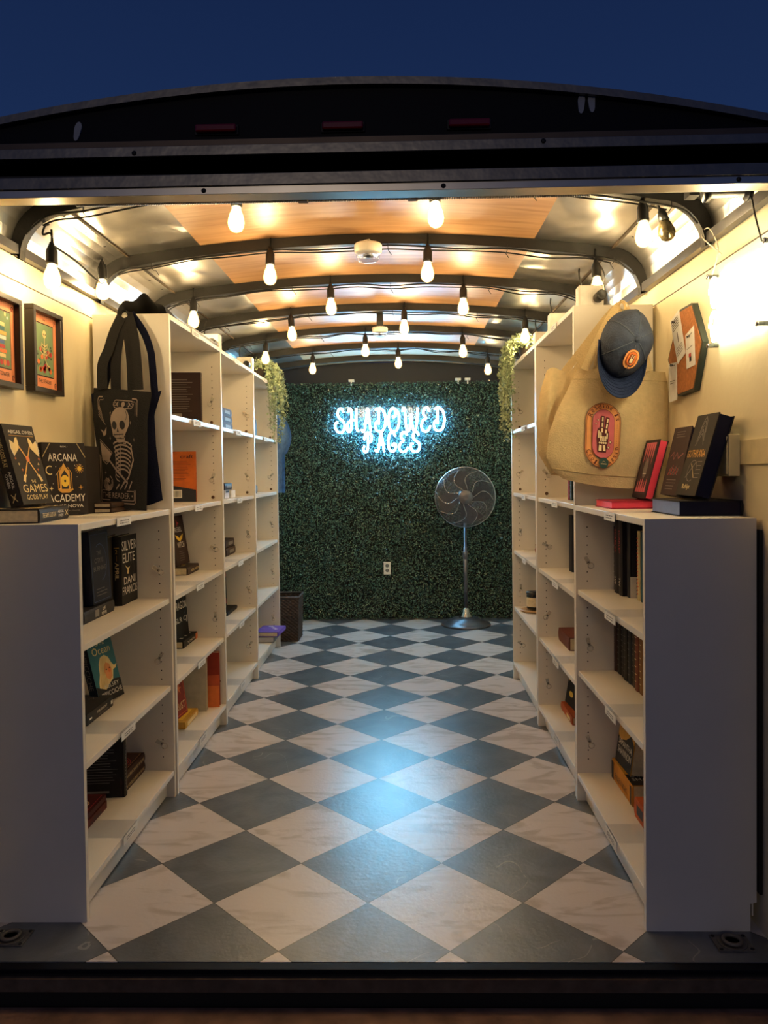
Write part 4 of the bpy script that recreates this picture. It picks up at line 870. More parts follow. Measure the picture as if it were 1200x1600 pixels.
# ---------------------------------------------------------------- woven basket
wick = mat('dark_wicker', (64, 48, 38), 0.6, var=0.35, scale=60)
bt = thing('wicker_basket', 'dark woven square basket on the floor beyond the left shelves', 'basket', (-0.862, 5.43, 0))
mb = MB(); bw = 0.115
for (ax, sgn) in (('x', 1), ('x', -1), ('y', 1), ('y', -1)):
    def wf_(u, v, ax=ax, sgn=sgn):
        s_ = -bw+2*bw*u; z = 0.004+0.305*v; e = 0.0035*math.sin(u*math.pi*14)*(1 if int(v*26) % 2 else -1)+0.0015*math.sin(v*26*2*math.pi); w_ = bw*(0.93+0.07*v)+e
        return (sgn*w_, s_*(0.93+0.07*v), z) if ax == 'x' else (s_*(0.93+0.07*v), sgn*w_, z)
    mb.grid(wf_, 42, 78, wick)
mb.box((-bw*0.9, -bw*0.9, 0.001), (bw*0.9, bw*0.9, 0.006), wick); mb.build('woven_body', bt)
MB().tube([(x, y, 0.312) for x, y in ((-bw, -bw), (bw, -bw), (bw, bw), (-bw, bw))], 0.009, wick, 8, closed=True).build('rim', bt)

# ---------------------------------------------------------------- hanging bulbs and their cord
CORD = mat('black_cord_sleeve', (9, 9, 10), 0.8)
proto = None
def make_bulb():
    t = thing('string_light_bulb', 'x', 'light bulb', group='warm bulbs hanging from the roof ribs')
    MB().tube([(0, 0, 0.0), (0.001, 0, -0.02), (0, 0, -0.044)], 0.0032, CORD, 8).build('cord_drop', t)
    MB().lathe([(0.0, -0.036), (0.006, -0.038), (0.010, -0.050), (0.015, -0.060), (0.0165, -0.066), (0.0165, -0.094), (0.0175, -0.098), (0.0165, -0.104), (0.012, -0.104)], black, 20).build('socket', t)
    MB().lathe([(0.0125, -0.100), (0.014, -0.112), (0.020, -0.126), (0.0238, -0.142), (0.0245, -0.150), (0.0225, -0.162), (0.0165, -0.172), (0.008, -0.1765), (0, -0.178)], glass_m, 20).build('glass', t)
    MB().lathe([(0, -0.108), (0.006, -0.112), (0.013, -0.130), (0.0165, -0.146), (0.014, -0.160), (0.006, -0.167), (0, -0.168)], filament_m, 14).build('filament', t)
    return t
bulbs = [(-0.479, 2.28, 1.933, 'first rib, left of the plywood centre'), (0.098, 2.28, 1.937, 'first rib, right of the centre'), (-1.034, 2.28, 1.775, 'left wall above the framed prints'), (0.702, 2.28, 1.869, 'first rib, far right beside the unlit bulb'),
 (-0.483, 2.86, 1.919, 'second rib, left of the white dome'), (0.099, 2.86, 1.920, 'second rib, right of the white dome'), (-1.090, 2.80, 1.862, 'left corner above the black tote'), (0.711, 2.86, 1.853, 'right, above the hanging cap'),
 (-0.318, 3.44, 1.925, 'third rib, left of centre'), (0.275, 3.44, 1.912, 'third rib, right of centre'), (-0.925, 3.42, 1.872, 'third rib, above the first tall left bookcase'),
 (-0.582, 4.02, 1.912, 'fourth rib, left'), (0.013, 4.02, 1.936, 'fourth rib, middle'), (0.639, 4.02, 1.880, 'fourth rib, above the ivy on the right'),
 (-0.819, 4.62, 1.878, 'fifth rib, above the ivy on the left'), (-0.222, 4.62, 1.913, 'fifth rib, beside the small fixture'), (0.359, 4.62, 1.900, 'fifth rib, right'),
 (-0.610, 5.25, 1.895, 'last rib before the hedge, left'), (-0.030, 5.25, 1.925, 'last rib before the hedge, middle'), (0.576, 5.25, 1.872, 'last rib before the hedge, right')]
proto = make_bulb()
def copy_tree(o, parent=None):
    c = o.copy(); COL.objects.link(c); c.parent = parent
    for ch in list(o.children): copy_tree(ch, c)
    return c
for i, (x, y, z, w_) in enumerate(bulbs):
    b = proto if i == 0 else copy_tree(proto)
    b.location = (x, y-0.02, z+0.142); b.rotation_euler = (random.uniform(-.04, .04), random.uniform(-.05, .05), random.uniform(0, 6))
    b['label'] = 'glowing bulb in black socket hanging at the '+w_
# cord: runs along the ribs, one loom per rib
for k, y in enumerate(RY[:6]):
    pts = []; rnd = random.Random(k+3); prof = full_profile(2.056, 0.030, R=0.12)
    sel = prof[4:-4]
    for j in range(0, len(sel), 2): pts.append((sel[j][0], y-0.022+rnd.uniform(-.003, .003), sel[j][1]-rnd.uniform(0.0, 0.014)))
    mb = MB().tube(spline(pts, 4), 0.0032, CORD, 6)
    pts2 = [(x, yy+0.036, z+rnd.uniform(-.006, .006)) for x, yy, z in pts[1:-2]]; mb.tube(spline(pts2, 4), 0.0028, CORD, 6)
    for j in range(3, len(pts)-1, 3):
        x, yy, z = pts[j]; mb.tube([(x, y-0.028, z+0.012), (x, y-0.028, z-0.006), (x, y, z-0.010), (x, y+0.026, z-0.004), (x+0.012, y+0.026, z-0.022)], 0.0014, CORD, 5)
    tag(mb.build('light_cord'), 'black string-light cord tied along the %s roof rib from the opening' % ['first', 'second', 'third', 'fourth', 'fifth', 'sixth'][k], 'cord', 'cords tied along the roof ribs')
mb = MB().tube(spline([(-1.06, 2.30, 1.945), (-1.058, 2.27, 1.93), (-1.055, 2.25, 1.90), (-1.036, 2.26, 1.905), (-1.03, 2.26, 1.86)], 5), 0.003, CORD, 6)
mb.tube(spline([(-1.03, 2.26, 1.87), (-1.02, 2.40, 1.86), (-1.04, 2.60, 1.855), (-1.085, 2.78, 1.89), (-1.085, 2.80, 1.96)], 6), 0.0032, CORD, 6)
tag(mb.build('light_cord'), 'loose black cord sagging between the two leftmost bulbs', 'cord')
mb = MB().tube(spline([(0.715, 2.26, 1.99), (0.735, 2.27, 1.985), (0.752, 2.27, 1.955), (0.758, 2.27, 1.93)], 5), 0.0042, CORD, 6)
mb.tube(spline([(0.70, 2.85, 1.97), (0.74, 2.86, 1.93), (0.75, 2.86, 1.89), (0.745, 2.88, 1.86)], 5), 0.003, CORD, 6)
tag(mb.build('light_cord'), 'short black cord loops beside the rightmost bulbs', 'cord')
t = thing('unlit_bulb', 'unlit smoky bulb hanging right of the glowing bulb near the opening', 'light bulb', (0.760, 2.27, 1.945))
t.rotation_euler = (0, -0.25, 0)
MB().lathe([(0, 0), (0.010, -0.004), (0.014, -0.018), (0.014, -0.034)], black, 18).build('socket', t)
MB().lathe([(0.012, -0.030), (0.017, -0.042), (0.0240, -0.062), (0.0245, -0.074), (0.019, -0.088), (0.008, -0.095), (0, -0.096)], mat('smoky_mirror_glass', (120, 110, 84), 0.12, metal=0.85), 20).build('glass', t)
# ceiling fixtures
def dome(x, y, z, label, sc=1.0):
    t = thing('ceiling_fixture', label, 'ceiling light', (x, y, z), 'white fixtures on the roof ribs'); q = sc
    MB().lathe([(0, 0), (0.048*q, 0), (0.052*q, -0.006*q), (0.050*q, -0.030*q), (0.046*q, -0.034*q)], white_pl, 28).build('housing', t)
    MB().lathe([(0.045*q, -0.033*q), (0.043*q, -0.050*q), (0.034*q, -0.062*q), (0.014*q, -0.068*q), (0, -0.069*q)], lens_m, 28).build('clear_dome', t)
    MB().tube([(-0.02*q, 0, 0), (-0.015*q, 0, 0.014*q), (0.005*q, 0, 0.018*q), (0.02*q, 0, 0)], 0.0016, white_pl, 6).build('wire_loop', t)
    MB().lathe([(0.0, -0.036*q), (0.020*q, -0.038*q), (0.018*q, -0.048*q), (0, -0.052*q)], chrome, 16).build('reflector', t)
dome(-0.122, 2.835, 2.026, 'white round fixture with clear dome on the second roof rib')
dome(-0.123, 4.25, 1.985, 'small far white fixture near the middle bulbs', 0.85)
struct(MB().box((-0.14, 4.22, 1.985), (-0.105, 4.28, 2.068), black_steel).build('trim_24'))

# spring and cable drum behind the header lip
hel = []; n = 2400
for i in range(n): a_ = i*2*math.pi/8; hel.append((-0.80+1.26*i/n, 1.885+0.0105*math.cos(a_), 1.862+0.0105*math.sin(a_)))
sp_ = thing('torsion_spring', 'long dark coil spring behind the lip above the opening', 'spring', (0, 0, 0))
MB().tube(hel, 0.0018, alum, 4).build('coil', sp_)
MB().tube([(-1.1, 1.885, 1.862), (0.86, 1.885, 1.862)], 0.006, black_steel, 10).build('shaft', sp_)
dr = thing('cable_drum', 'grooved cable drum at the right end of the spring', 'drum', (0.80, 1.90, 1.863))
My = Matrix.Rotation(math.pi/2, 4, 'Y')
prof = [(0.022, -0.055), (0.024, -0.052), (0.024, -0.046)]
for k in range(12): prof += [(0.0155, -0.044+k*0.007), (0.0175, -0.0405+k*0.007)]
prof += [(0.025, 0.042), (0.025, 0.050), (0.02, 0.052)]
MB().lathe(prof, alum, 24, My).build('grooved_barrel', dr)
MB().lathe([(0.026, -0.058), (0.026, -0.050)], black, 24, My).lathe([(0.027, 0.044), (0.027, 0.052)], black, 24, My).build('flange', dr)
MB().box((-0.10, -0.015, -0.014), (-0.075, 0.02, 0.018), black).build('bracket', dr)
tag(MB().tube(spline([(0.845, 1.88, 1.85), (0.865, 1.90, 1.80), (0.89, 1.92, 1.745)], 4), 0.0022, black, 6).build('door_cable'), 'thin black door cable running down from the cable drum', 'cable')
for k, x in enumerate((-0.236, 0.03)):
    tag(MB().box((x-0.012, 1.85, 1.842), (x+0.012, 1.87, 1.862), mat('small_wood_block', (120, 92, 60), 0.7)).box((x-0.003, 1.848, 1.848), (x+0.003, 1.85, 1.854), black).build('wood_block', bevel=0.001), 'small wood block under the header lip, %s of two' % ['left', 'right'][k], 'block', 'wood blocks under the header')
# marker lights and stickers on the header
for k, x in enumerate((-0.430, -0.133, 0.162)):
    t = thing('marker_light', 'unlit red marker light on the dark header, %s of three' % ['left', 'middle', 'right'][k], 'marker light', (x, 1.812, 1.996), 'red marker lights on the header')
    MB().box((-0.052, -0.006, -0.012), (0.052, 0, 0.012), rubber).build('base_plate', t, 0.002)
    MB().box((-0.048, -0.018, -0.009), (0.048, -0.006, 0.009), red_lens).build('red_lens', t, 0.004)
for k, (x, z, r_) in enumerate(((-0.760, 2.000, 0.25), (0.423, 2.038, 0.05), (0.447, 2.040, -0.05))):
    p = [(0.0085*math.cos(a_)*(1 if math.sin(a_) > 0 else 0.8), 0.0165*math.sin(a_)+(0.006 if math.sin(a_) > 0 else -0.006)) for a_ in [2*math.pi*j/20 for j in range(20)]]
    M_ = Matrix.Translation((x, 1.811, z)) @ Matrix.Rotation(r_, 4, 'Y')
    tag(MB().prism(p, 'y', -0.003, 0.001, sticker, M_).build('reflector_tab'), 'pale oblong tab on the dark header, %s' % ['alone at the left', 'left one of the right pair', 'right one of the right pair'][k], 'tab', 'pale tabs on the header')
for k, (x, z, y) in enumerate(((-0.618, 1.936, 1.784), (0.330, 1.944, 1.784), (-0.46, 1.851, 1.796), (0.10, 1.851, 1.796), (0.78, 1.852, 1.796))):
    M_ = Matrix.Translation((x, y, z)) @ Matrix.Rotation(math.pi/2, 4, 'X')
    tag(MB().lathe([(0.006, 0), (0.005, 0.002), (0, 0.0025)], ink, 12, M_).build('bolt'), 'small dark bolt head on the %s header rail, %s' % (('upper', 'left')[0] if k < 2 else 'bottom', ['left', 'right', 'left', 'middle', 'right'][k]), 'bolt', 'bolts on the header rails')

# ---------------------------------------------------------------- left wall : framed prints
fr_m = mat('black_brown_frame', (34, 27, 24), 0.4)
salmon = mat('salmon_paper', (238, 150, 104), 0.6, var=0.03); sage = mat('sage_print', (122, 148, 106), 0.6)
def frame(y0, y1, z0, z1, label, art):
    t = thing('picture_frame', label, 'picture frame', (XL+0.004, y0, z0), 'framed tarot-style prints on the left wall')
    w, h = y1-y0, z1-z0; b = 0.016; D_ = 0.030
    mb = MB()
    for q in ((0, 0, w, b), (0, h-b, w, h), (0, b, b, h-b), (w-b, b, w, h-b)): mb.box((0, q[0], q[1]), (D_, q[2], q[3]), fr_m)
    mb.build('frame_moulding', t, 0.0015)
    MB().box((0.0, b, b), (0.012, w-b, h-b), salmon).build('print', t)
    art.build('print_artwork', lambda u, v, w_: (0.012+w_, b+u*(w-2*b), b+v*(h-2*b)), t)
def border(a):
    a.frame(0.13, 0.17, 0.87, 0.88, 0.018, blackp, 1).rect(0.145, 0.18, 0.855, 0.87, sage, 2)
    for (u, v) in ((0.07, 0.93), (0.93, 0.93), (0.07, 0.07), (0.93, 0.07)):
        a.arc(u, v, 0.035, 0, 270, 0.012, blackp, 1, 0.028); a.disc(u, v, 0.012, redp, 2)
    return a
a1 = border(Art()); rnd = random.Random(4)
for k in range(16): a1.disc(rnd.uniform(0.22, 0.80), rnd.uniform(0.22, 0.55), 0.05, [orangep, redp][k % 2], 4, 0.036, n=10)
for k in range(30): a1.disc(rnd.uniform(0.2, 0.82), rnd.uniform(0.2, 0.6), 0.028, greenp if k % 2 else mat('dark_leaf_print', (40, 56, 40), 0.6), 3, 0.02, n=6)
a1.disc(0.50, 0.74, 0.075, palegold, 5, 0.055); a1.disc(0.47, 0.735, 0.018, blackp, 6, 0.014); a1.disc(0.54, 0.735, 0.018, blackp, 6, 0.014)
a1.line([(0.5, 0.69), (0.5, 0.42)], 0.02, palegold, 5)
for k in range(5): a1.arc(0.5, 0.62-k*0.04, 0.10-0.01*k, 200, 340, 0.012, palegold, 5, 0.04)
a1.line([(0.40, 0.62), (0.33, 0.50), (0.45, 0.45)], 0.016, palegold, 5); a1.line([(0.60, 0.62), (0.68, 0.50), (0.55, 0.45)], 0.016, palegold, 5)
a1.line([(0.5, 0.42), (0.6, 0.33), (0.72, 0.30)], 0.016, palegold, 5)
a1.text('THE READER', 0.24, 0.075, 0.76, 0.125, blackp, 3).text('III', 0.46, 0.915, 0.54, 0.94, blackp, 3)
frame(2.305, 2.505, 1.448, 1.712, 'black-framed salmon print of a skeleton among red roses', a1)
a2 = border(Art())
for k in range(8):
    z = 0.30+k*0.055; o_ = 0.04*math.sin(k*1.7); a2.rect(0.32+o_, z, 0.68+o_, z+0.045, [palegold, orangep, redp, bluep, whitep, gold, tealp, palegold][k], 4)
a2.disc(0.75, 0.80, 0.02, whitep, 4); a2.disc(0.68, 0.84, 0.03, palegold, 4)
for k in range(6): a2.disc(0.2+0.11*k, 0.24, 0.05, [orangep, redp][k % 2], 5, 0.04, n=9)
a2.text('THE TOWER', 0.22, 0.075, 0.80, 0.125, blackp, 3)
frame(2.040, 2.236, 1.442, 1.704, 'black-framed salmon print of stacked books, cut off at the left edge', a2)

# ---------------------------------------------------------------- black tote bags on the left
blk_cloth = mat('black_canvas', (11, 10, 13), 0.85, var=0.15, scale=120, bump=0.25, bscale=260)
navy_cloth = mat('navy_canvas', (12, 17, 40), 0.85, var=0.15, scale=120, bump=0.25, bscale=260)
tote_print = mat('taupe_screen_print', (150, 134, 122), 0.75)
def pouch(mb, L, Rr, T_, y, thick, mt, seed=0, amp=0.006, nu=26, nv=34):
    """cloth bag: L(v), R(v) give the side x, T_(v) the z, v from 0 at the top to 1 at the bottom"""
    rnd = random.Random(seed); ph = [rnd.uniform(0, 6) for _ in range(6)]
    def bulge(u, v):
        return math.sin(math.pi*min(1, max(0, u)))**0.6*(0.35+0.65*math.sin(math.pi*min(1, v*0.92+0.06)))
    def wr(u, v): return amp*(0.5*math.sin(9*u+3*v+ph[0])*math.sin(5*v+ph[1])+0.35*math.sin(17*u-4*v+ph[2])+0.25*math.sin(13*v+6*u+ph[3]))
    def f(u, v, s_): 
        x = L(v)+(Rr(v)-L(v))*u; z = T_(u, v)
        return (x, y+s_*thick/2*bulge(u, v)-(wr(u, v) if s_ < 0 else 0)*bulge(u, v), z)
    mb.grid(lambda u, v: f(u, v, -1), nu, nv, mt); mb.grid(lambda u, v: f(1-u, v, 1), nu, nv, mt)
    return lambda u, v, w=0: (f(u, v, -1)[0], f(u, v, -1)[1]-w, f(u, v, -1)[2])
def pl(pts):
    def g(v):
        for (a_, b_), (c_, d_) in zip(pts, pts[1:]):
            if v <= c_: return b_+(d_-b_)*(v-a_)/(c_-a_)
        return pts[-1][1]
    return g
def strap(mb, pts, y0, w, mt, y1=None, th=0.0024, side=(1, 0, 0)):
    y1 = y0 if y1 is None else y1; n = len(pts)
    mb.ribbon(spline([(x, y0+(y1-y0)*i/(n-1), z) for i, (x, z) in enumerate(pts)], 5), w, th, mt, side)
S_ = [[(-1.055,1.490),(-1.058,1.577),(-1.040,1.633),(-1.024,1.695),(-0.996,1.762)], [(-1.018,1.490),(-1.018,1.599),(-1.006,1.688),(-0.990,1.766)],
      [(-0.958,1.488),(-0.963,1.598),(-0.974,1.688),(-0.984,1.766)], [(-0.925,1.486),(-0.936,1.597),(-0.952,1.690),(-0.976,1.763)]]
nb = thing('navy_tote_bag', 'navy tote bag hanging behind the black skeleton tote', 'tote bag', (-0.988, 2.755, 1.75)); OB = Matrix.Translation((0.988, -2.755, -1.75))
mb = MB(); pouch(mb, pl([(0, -1.124), (0.5, -1.108), (1, -1.10)]), pl([(0, -0.868), (0.22, -0.896), (0.5, -0.892), (1, -0.872)]), lambda u, v: 1.482-0.395*v+0.012*math.sin(u*7), 2.742, 0.040, navy_cloth, 3, 0.008)
mb.v = [tuple(OB @ Vector(p)) for p in mb.v]; mb.build('bag_body', nb)
mb = MB(); strap(mb, [(-0.893,1.475),(-0.900,1.597),(-0.906,1.640),(-0.928,1.702),(-0.972,1.768)], 2.742, 0.026, navy_cloth, 2.735); strap(mb, [(-1.085,1.475),(-1.05,1.60),(-1.03,1.69),(-1.0,1.766)], 2.748, 0.024, navy_cloth, 2.740)
mb.v = [tuple(OB @ Vector(p)) for p in mb.v]; mb.build('strap', nb)
bb_ = thing('black_tote_bag', 'black tote bag printed with a reading skeleton', 'tote bag', (-0.988, 2.72, 1.75)); OB = Matrix.Translation((0.988, -2.72, -1.75))
mb = MB(); surf = pouch(mb, pl([(0, -1.090), (0.25, -1.096), (0.6, -1.080), (1, -1.086)]), pl([(0, -0.884), (0.22, -0.902), (0.6, -0.905), (1, -0.912)]), lambda u, v: 1.497-0.424*v-0.018*u*(1-v)-0.012*u*v, 2.685, 0.046, blk_cloth, 1, 0.004)
mb.v = [tuple(OB @ Vector(p)) for p in mb.v]; mb.build('bag_body', bb_)
for k, pts in enumerate(S_):
    mb = MB(); strap(mb, pts, 2.672 if k in (0, 3) else 2.700, 0.036 if k < 3 else 0.030, blk_cloth, 2.722)
    mb.v = [tuple(OB @ Vector(p)) for p in mb.v]; mb.build('strap', bb_)
mb = MB(); strap(mb, [(-0.998, 1.758), (-0.992, 1.772), (-0.982, 1.772), (-0.974, 1.758)], 2.735, 0.05, blk_cloth, side=(0, 1, 0)); mb.v = [tuple(OB @ Vector(p)) for p in mb.v]; mb.build('strap_loop', bb_)
P_ = tote_print; a = Art(); bkp = blackp
a.frame(0.10, 0.05, 0.86, 0.93, 0.010, P_, 1, 0.03).frame(0.13, 0.075, 0.83, 0.905, 0.005, P_, 1, 0.02)
a.frame(0.42, 0.845, 0.80, 0.91, 0.007, P_, 2, 0.045).disc(0.61, 0.877, 0.035, P_, 3, 0.022)
for s_ in (-1, 1):
    a.disc(0.61+s_*0.10, 0.877, 0.028, P_, 3, 0.020); a.disc(0.61+s_*0.085, 0.877, 0.024, bkp, 4, 0.018); a.arc(0.61+s_*0.155, 0.877, 0.018, 0, 360, 0.005, P_, 3, 0.014)
SK0 = len(a.p)
a.disc(0.58, 0.735, 0.150, P_, 1, 0.090); a.poly([(0.44, 0.70), (0.46, 0.63), (0.50, 0.615), (0.64, 0.625), (0.70, 0.68), (0.68, 0.74)], P_, 2)
a.disc(0.49, 0.70, 0.038, bkp, 3, 0.028); a.disc(0.62, 0.705, 0.045, bkp, 3, 0.030); a.poly([(0.54, 0.685), (0.525, 0.655), (0.56, 0.655)], bkp, 3)
a.line([(0.47, 0.635), (0.64, 0.645)], 0.006, bkp, 4)
for k in range(6): a.line([(0.485+0.028*k, 0.650), (0.485+0.028*k, 0.622)], 0.004, bkp, 4)
a.poly([(0.50, 0.612), (0.54, 0.585), (0.64, 0.592), (0.67, 0.64), (0.64, 0.612)], P_, 3); a.line([(0.66, 0.80), (0.69, 0.77), (0.68, 0.74)], 0.005, bkp, 4)
def resize(i0, i1, cx, cy, k):
    for i in range(i0, i1):
        q = a.p[i]; a.p[i] = ([(cx+(p[0]-cx)*k, cy+(p[1]-cy)*k) for p in q[0]], q[1], q[2], q[3])
resize(SK0, len(a.p), 0.60, 0.70, 1.25); RB0 = len(a.p)
for k in range(5): a.rect(0.60+0.010*k, 0.575-0.014*k, 0.65+0.010*k, 0.585-0.014*k, P_, 2)
for k in range(8): a.arc(0.60, 0.50-0.030*k, 0.19-0.008*k, 150, 20, 0.013, P_, 2, 0.055, 10); a.arc(0.58, 0.50-0.030*k, 0.12, 160, 250, 0.009, P_, 2, 0.04, 6)
resize(RB0, len(a.p), 0.62, 0.40, 1.12)
a.line([(0.56, 0.53), (0.54, 0.30)], 0.016, P_, 3); a.line([(0.78, 0.53), (0.82, 0.42), (0.72, 0.27), (0.60, 0.215)], 0.022, P_, 3)
a.line([(0.70, 0.225), (0.45, 0.33), (0.28, 0.41)], 0.020, P_, 4); a.line([(0.68, 0.245), (0.42, 0.37)], 0.008, bkp, 5)
for k in range(5): a.line([(0.30, 0.40), (0.22, 0.37+0.022*k), (0.14, 0.40+0.020*k)], 0.008, P_, 4)
a.poly([(0.12, 0.40), (0.12, 0.56), (0.36, 0.46), (0.28, 0.40)], P_, 1); a.line([(0.12, 0.575), (0.38, 0.465)], 0.006, P_, 2)
a.poly([(0.16, 0.66), (0.24, 0.64), (0.30, 0.68), (0.28, 0.62), (0.22, 0.60), (0.20, 0.63)], P_, 2)
for (u, v) in ((0.38, 0.80), (0.36, 0.59), (0.78, 0.73), (0.84, 0.59), (0.20, 0.30)): a.star(u, v, 0.020, P_, 2, 4, 0.2)
for k in range(5): a.line([(0.13, 0.86-0.02*k), (0.20+0.02*k, 0.80-0.025*k)], 0.005, P_, 2)
for k in range(5): a.arc(0.27, 0.215, 0.02+0.022*k, 40*k, 40*k+270, 0.010, P_, 2, 0.014+0.012*k)
for k in range(4): a.line([(0.45+0.09*k, 0.17), (0.52+0.09*k, 0.21+0.01*k)], 0.016, P_, 2)
a.frame(0.11, 0.075, 0.84, 0.155, 0.007, P_, 2, 0.02).text('THE READER', 0.13, 0.092, 0.74, 0.138, P_, 3).disc(0.79, 0.115, 0.012, P_, 3, 0.008)
a.build('screen_print', lambda u, v, w: tuple(OB @ Vector(surf(u*0.92+0.0, 1-v, w+0.0012))), bb_)

# ---------------------------------------------------------------- canvas totes and the cap on the right
canvas = mat('natural_canvas', (214, 192, 146), 0.9, var=0.06, scale=60, bump=0.3, bscale=220)
canvas2 = mat('natural_canvas_dark_seam', (190, 168, 122), 0.9, var=0.06, scale=60, bump=0.3)  # slightly darker canvas tone for the hem lines
def cb(name, label): return thing(name, label, 'tote bag', (0.770, 2.70, 1.75)), Matrix.Translation((-0.770, -2.70, -1.75))
t2, OB = cb('canvas_tote_bag', 'folded natural canvas tote hanging behind the printed one')
mb = MB(); pouch(mb, pl([(0, 0.503), (0.2, 0.480), (0.5, 0.464), (0.8, 0.472), (1, 0.515)]), pl([(0, 0.62), (0.5, 0.60), (1, 0.66)]), lambda u, v: 1.535-0.365*v-0.02*u*v+0.008*math.sin(9*u)*(1-v), 2.690, 0.075, canvas, 11, 0.020)
mb.v = [tuple(OB @ Vector(p)) for p in mb.v]; mb.build('bag_body', t2)
mb = MB()
for pts in ([(0.56, 1.52), (0.64, 1.62), (0.72, 1.72), (0.765, 1.765)], [(0.60, 1.52), (0.67, 1.63), (0.735, 1.72), (0.772, 1.768)]): strap(mb, pts, 2.705, 0.026, canvas, 2.722)
mb.v = [tuple(OB @ Vector(p)) for p in mb.v]; mb.build('strap', t2)
t1, OB = cb('canvas_tote_bag', 'natural canvas tote with the pink and orange skeleton-hand badge')
Lf = pl([(0, 0.596), (0.12, 0.572), (0.38, 0.523), (0.60, 0.494), (0.80, 0.488), (0.92, 0.510), (1, 0.545)]); Rf = pl([(0, 0.893), (0.28, 0.906), (0.6, 0.900), (1, 0.846)])
mb = MB(); surfc = pouch(mb, Lf, Rf, lambda u, v: 1.527-0.013*u-(0.372+0.022*u)*v-0.012*math.sin(math.pi*u)*v*v, 2.625, 0.085, canvas, 12, 0.018, 34, 40)
mb.v = [tuple(OB @ Vector(p)) for p in mb.v]; mb.build('bag_body', t1)
mb = MB()
hem = [surfc(u/24, 0.085, 0.0012) for u in range(25)]; mb.tube(hem, 0.0012, canvas2, 5); hem = [surfc(u/24, 0.90, 0.001) for u in range(25)]; mb.tube(hem, 0.0012, canvas2, 5)
mb.v = [tuple(OB @ Vector(p)) for p in mb.v]; mb.build('stitched_hem', t1)
for pts, y0 in (([(0.612, 1.522), (0.664, 1.62), (0.718, 1.71), (0.762, 1.765)], 2.600), ([(0.650, 1.500), (0.690, 1.62), (0.735, 1.71), (0.770, 1.768)], 2.612), ([(0.830, 1.515), (0.812, 1.62), (0.790, 1.71), (0.774, 1.768)], 2.600)):
    mb = MB(); strap(mb, pts, y0, 0.026, canvas, 2.708); mb.v = [tuple(OB @ Vector(p)) for p in mb.v]; mb.build('strap', t1)
mb = MB(); strap(mb, [(0.755, 1.752), (0.762, 1.772), (0.778, 1.772), (0.786, 1.752)], 2.722, 0.046, canvas, side=(0, 1, 0)); mb.v = [tuple(OB @ Vector(p)) for p in mb.v]; mb.build('strap_loop', t1)
bo = mat('badge_orange', (244, 168, 100), 0.7); bpk = mat('badge_pink', (210, 104, 112), 0.7); bmr = mat('badge_maroon', (92, 30, 26), 0.7); bbn = mat('badge_bone', (246, 226, 180), 0.7); bgn = mat('badge_teal', (52, 88, 84), 0.7)
def stadium(cx, cz, hw, hh, n=14):
    p = []
    for k in range(n+1): a_ = math.pi*k/n; p.append((cx+hw*math.cos(a_), cz+hh-hw+hw*math.sin(a_)))
    for k in range(n+1): a_ = math.pi+math.pi*k/n; p.append((cx+hw*math.cos(a_), cz-hh+hw+hw*math.sin(a_)))
    return p
a = Art(); cx, cz = 0.0, 0.0
a.poly(stadium(0, 0, 0.060, 0.106), bmr, 0).poly(stadium(0, 0, 0.0585, 0.1045), bo, 1).line(stadium(0, 0, 0.0555, 0.1015), 0.0012, bmr, 2, True).poly(stadium(0, 0.004, 0.038, 0.080), bmr, 3).poly(stadium(0, 0.004, 0.0368, 0.0788), bpk, 4)
def fing(pts, w1, mt, w): a.line(pts, w1, mt, w)
for pts in ([(-0.006, 0.0), (-0.004, 0.062)], [(0.006, 0.0), (0.014, 0.058)]): fing(pts, 0.0125, bmr, 5)
a.poly([(-0.020, -0.056), (-0.024, -0.01), (-0.020, 0.020), (-0.008, 0.028), (0.014, 0.018), (0.019, 0.008), (0.017, -0.02), (0.010, -0.056)], bmr, 5)
for (x0, z0, x1, z1) in ((-0.006, 0.008, -0.0058, 0.022), (-0.0056, 0.026, -0.005, 0.040), (-0.0048, 0.044, -0.0042, 0.058), (0.007, 0.006, 0.009, 0.018), (0.0095, 0.022, 0.0115, 0.036), (0.012, 0.040, 0.0138, 0.053)): fing([(x0, z0), (x1, z1)], 0.0052, bbn, 7)
for k in range(3): fing([(-0.017+k*0.004, 0.014-0.004*k), (-0.018+k*0.005, -0.010)], 0.0036, bbn, 7)
fing([(0.013, 0.006), (0.012, -0.012)], 0.005, bbn, 7)
for k in range(4): fing([(-0.012+k*0.0065, -0.004), (-0.010+k*0.006, -0.020)], 0.0036, bbn, 7)
for k in range(4): a.disc(-0.013+0.007*k, -0.026, 0.0035, bbn, 7, n=8)
a.poly([(-0.017, -0.052), (-0.015, -0.032), (-0.006, -0.034), (-0.006, -0.052)], bbn, 7); a.poly([(-0.001, -0.052), (-0.002, -0.034), (0.006, -0.032), (0.008, -0.052)], bbn, 7)
for (u, v, s_) in ((-0.020, 0.048, 0.006), (-0.027, 0.036, 0.005), (0.024, -0.022, 0.008), (0.018, -0.040, 0.007)): a.star(u, v, s_, bmr, 6, 4, 0.35); a.star(u, v, s_*0.6, bbn, 7, 4, 0.4)
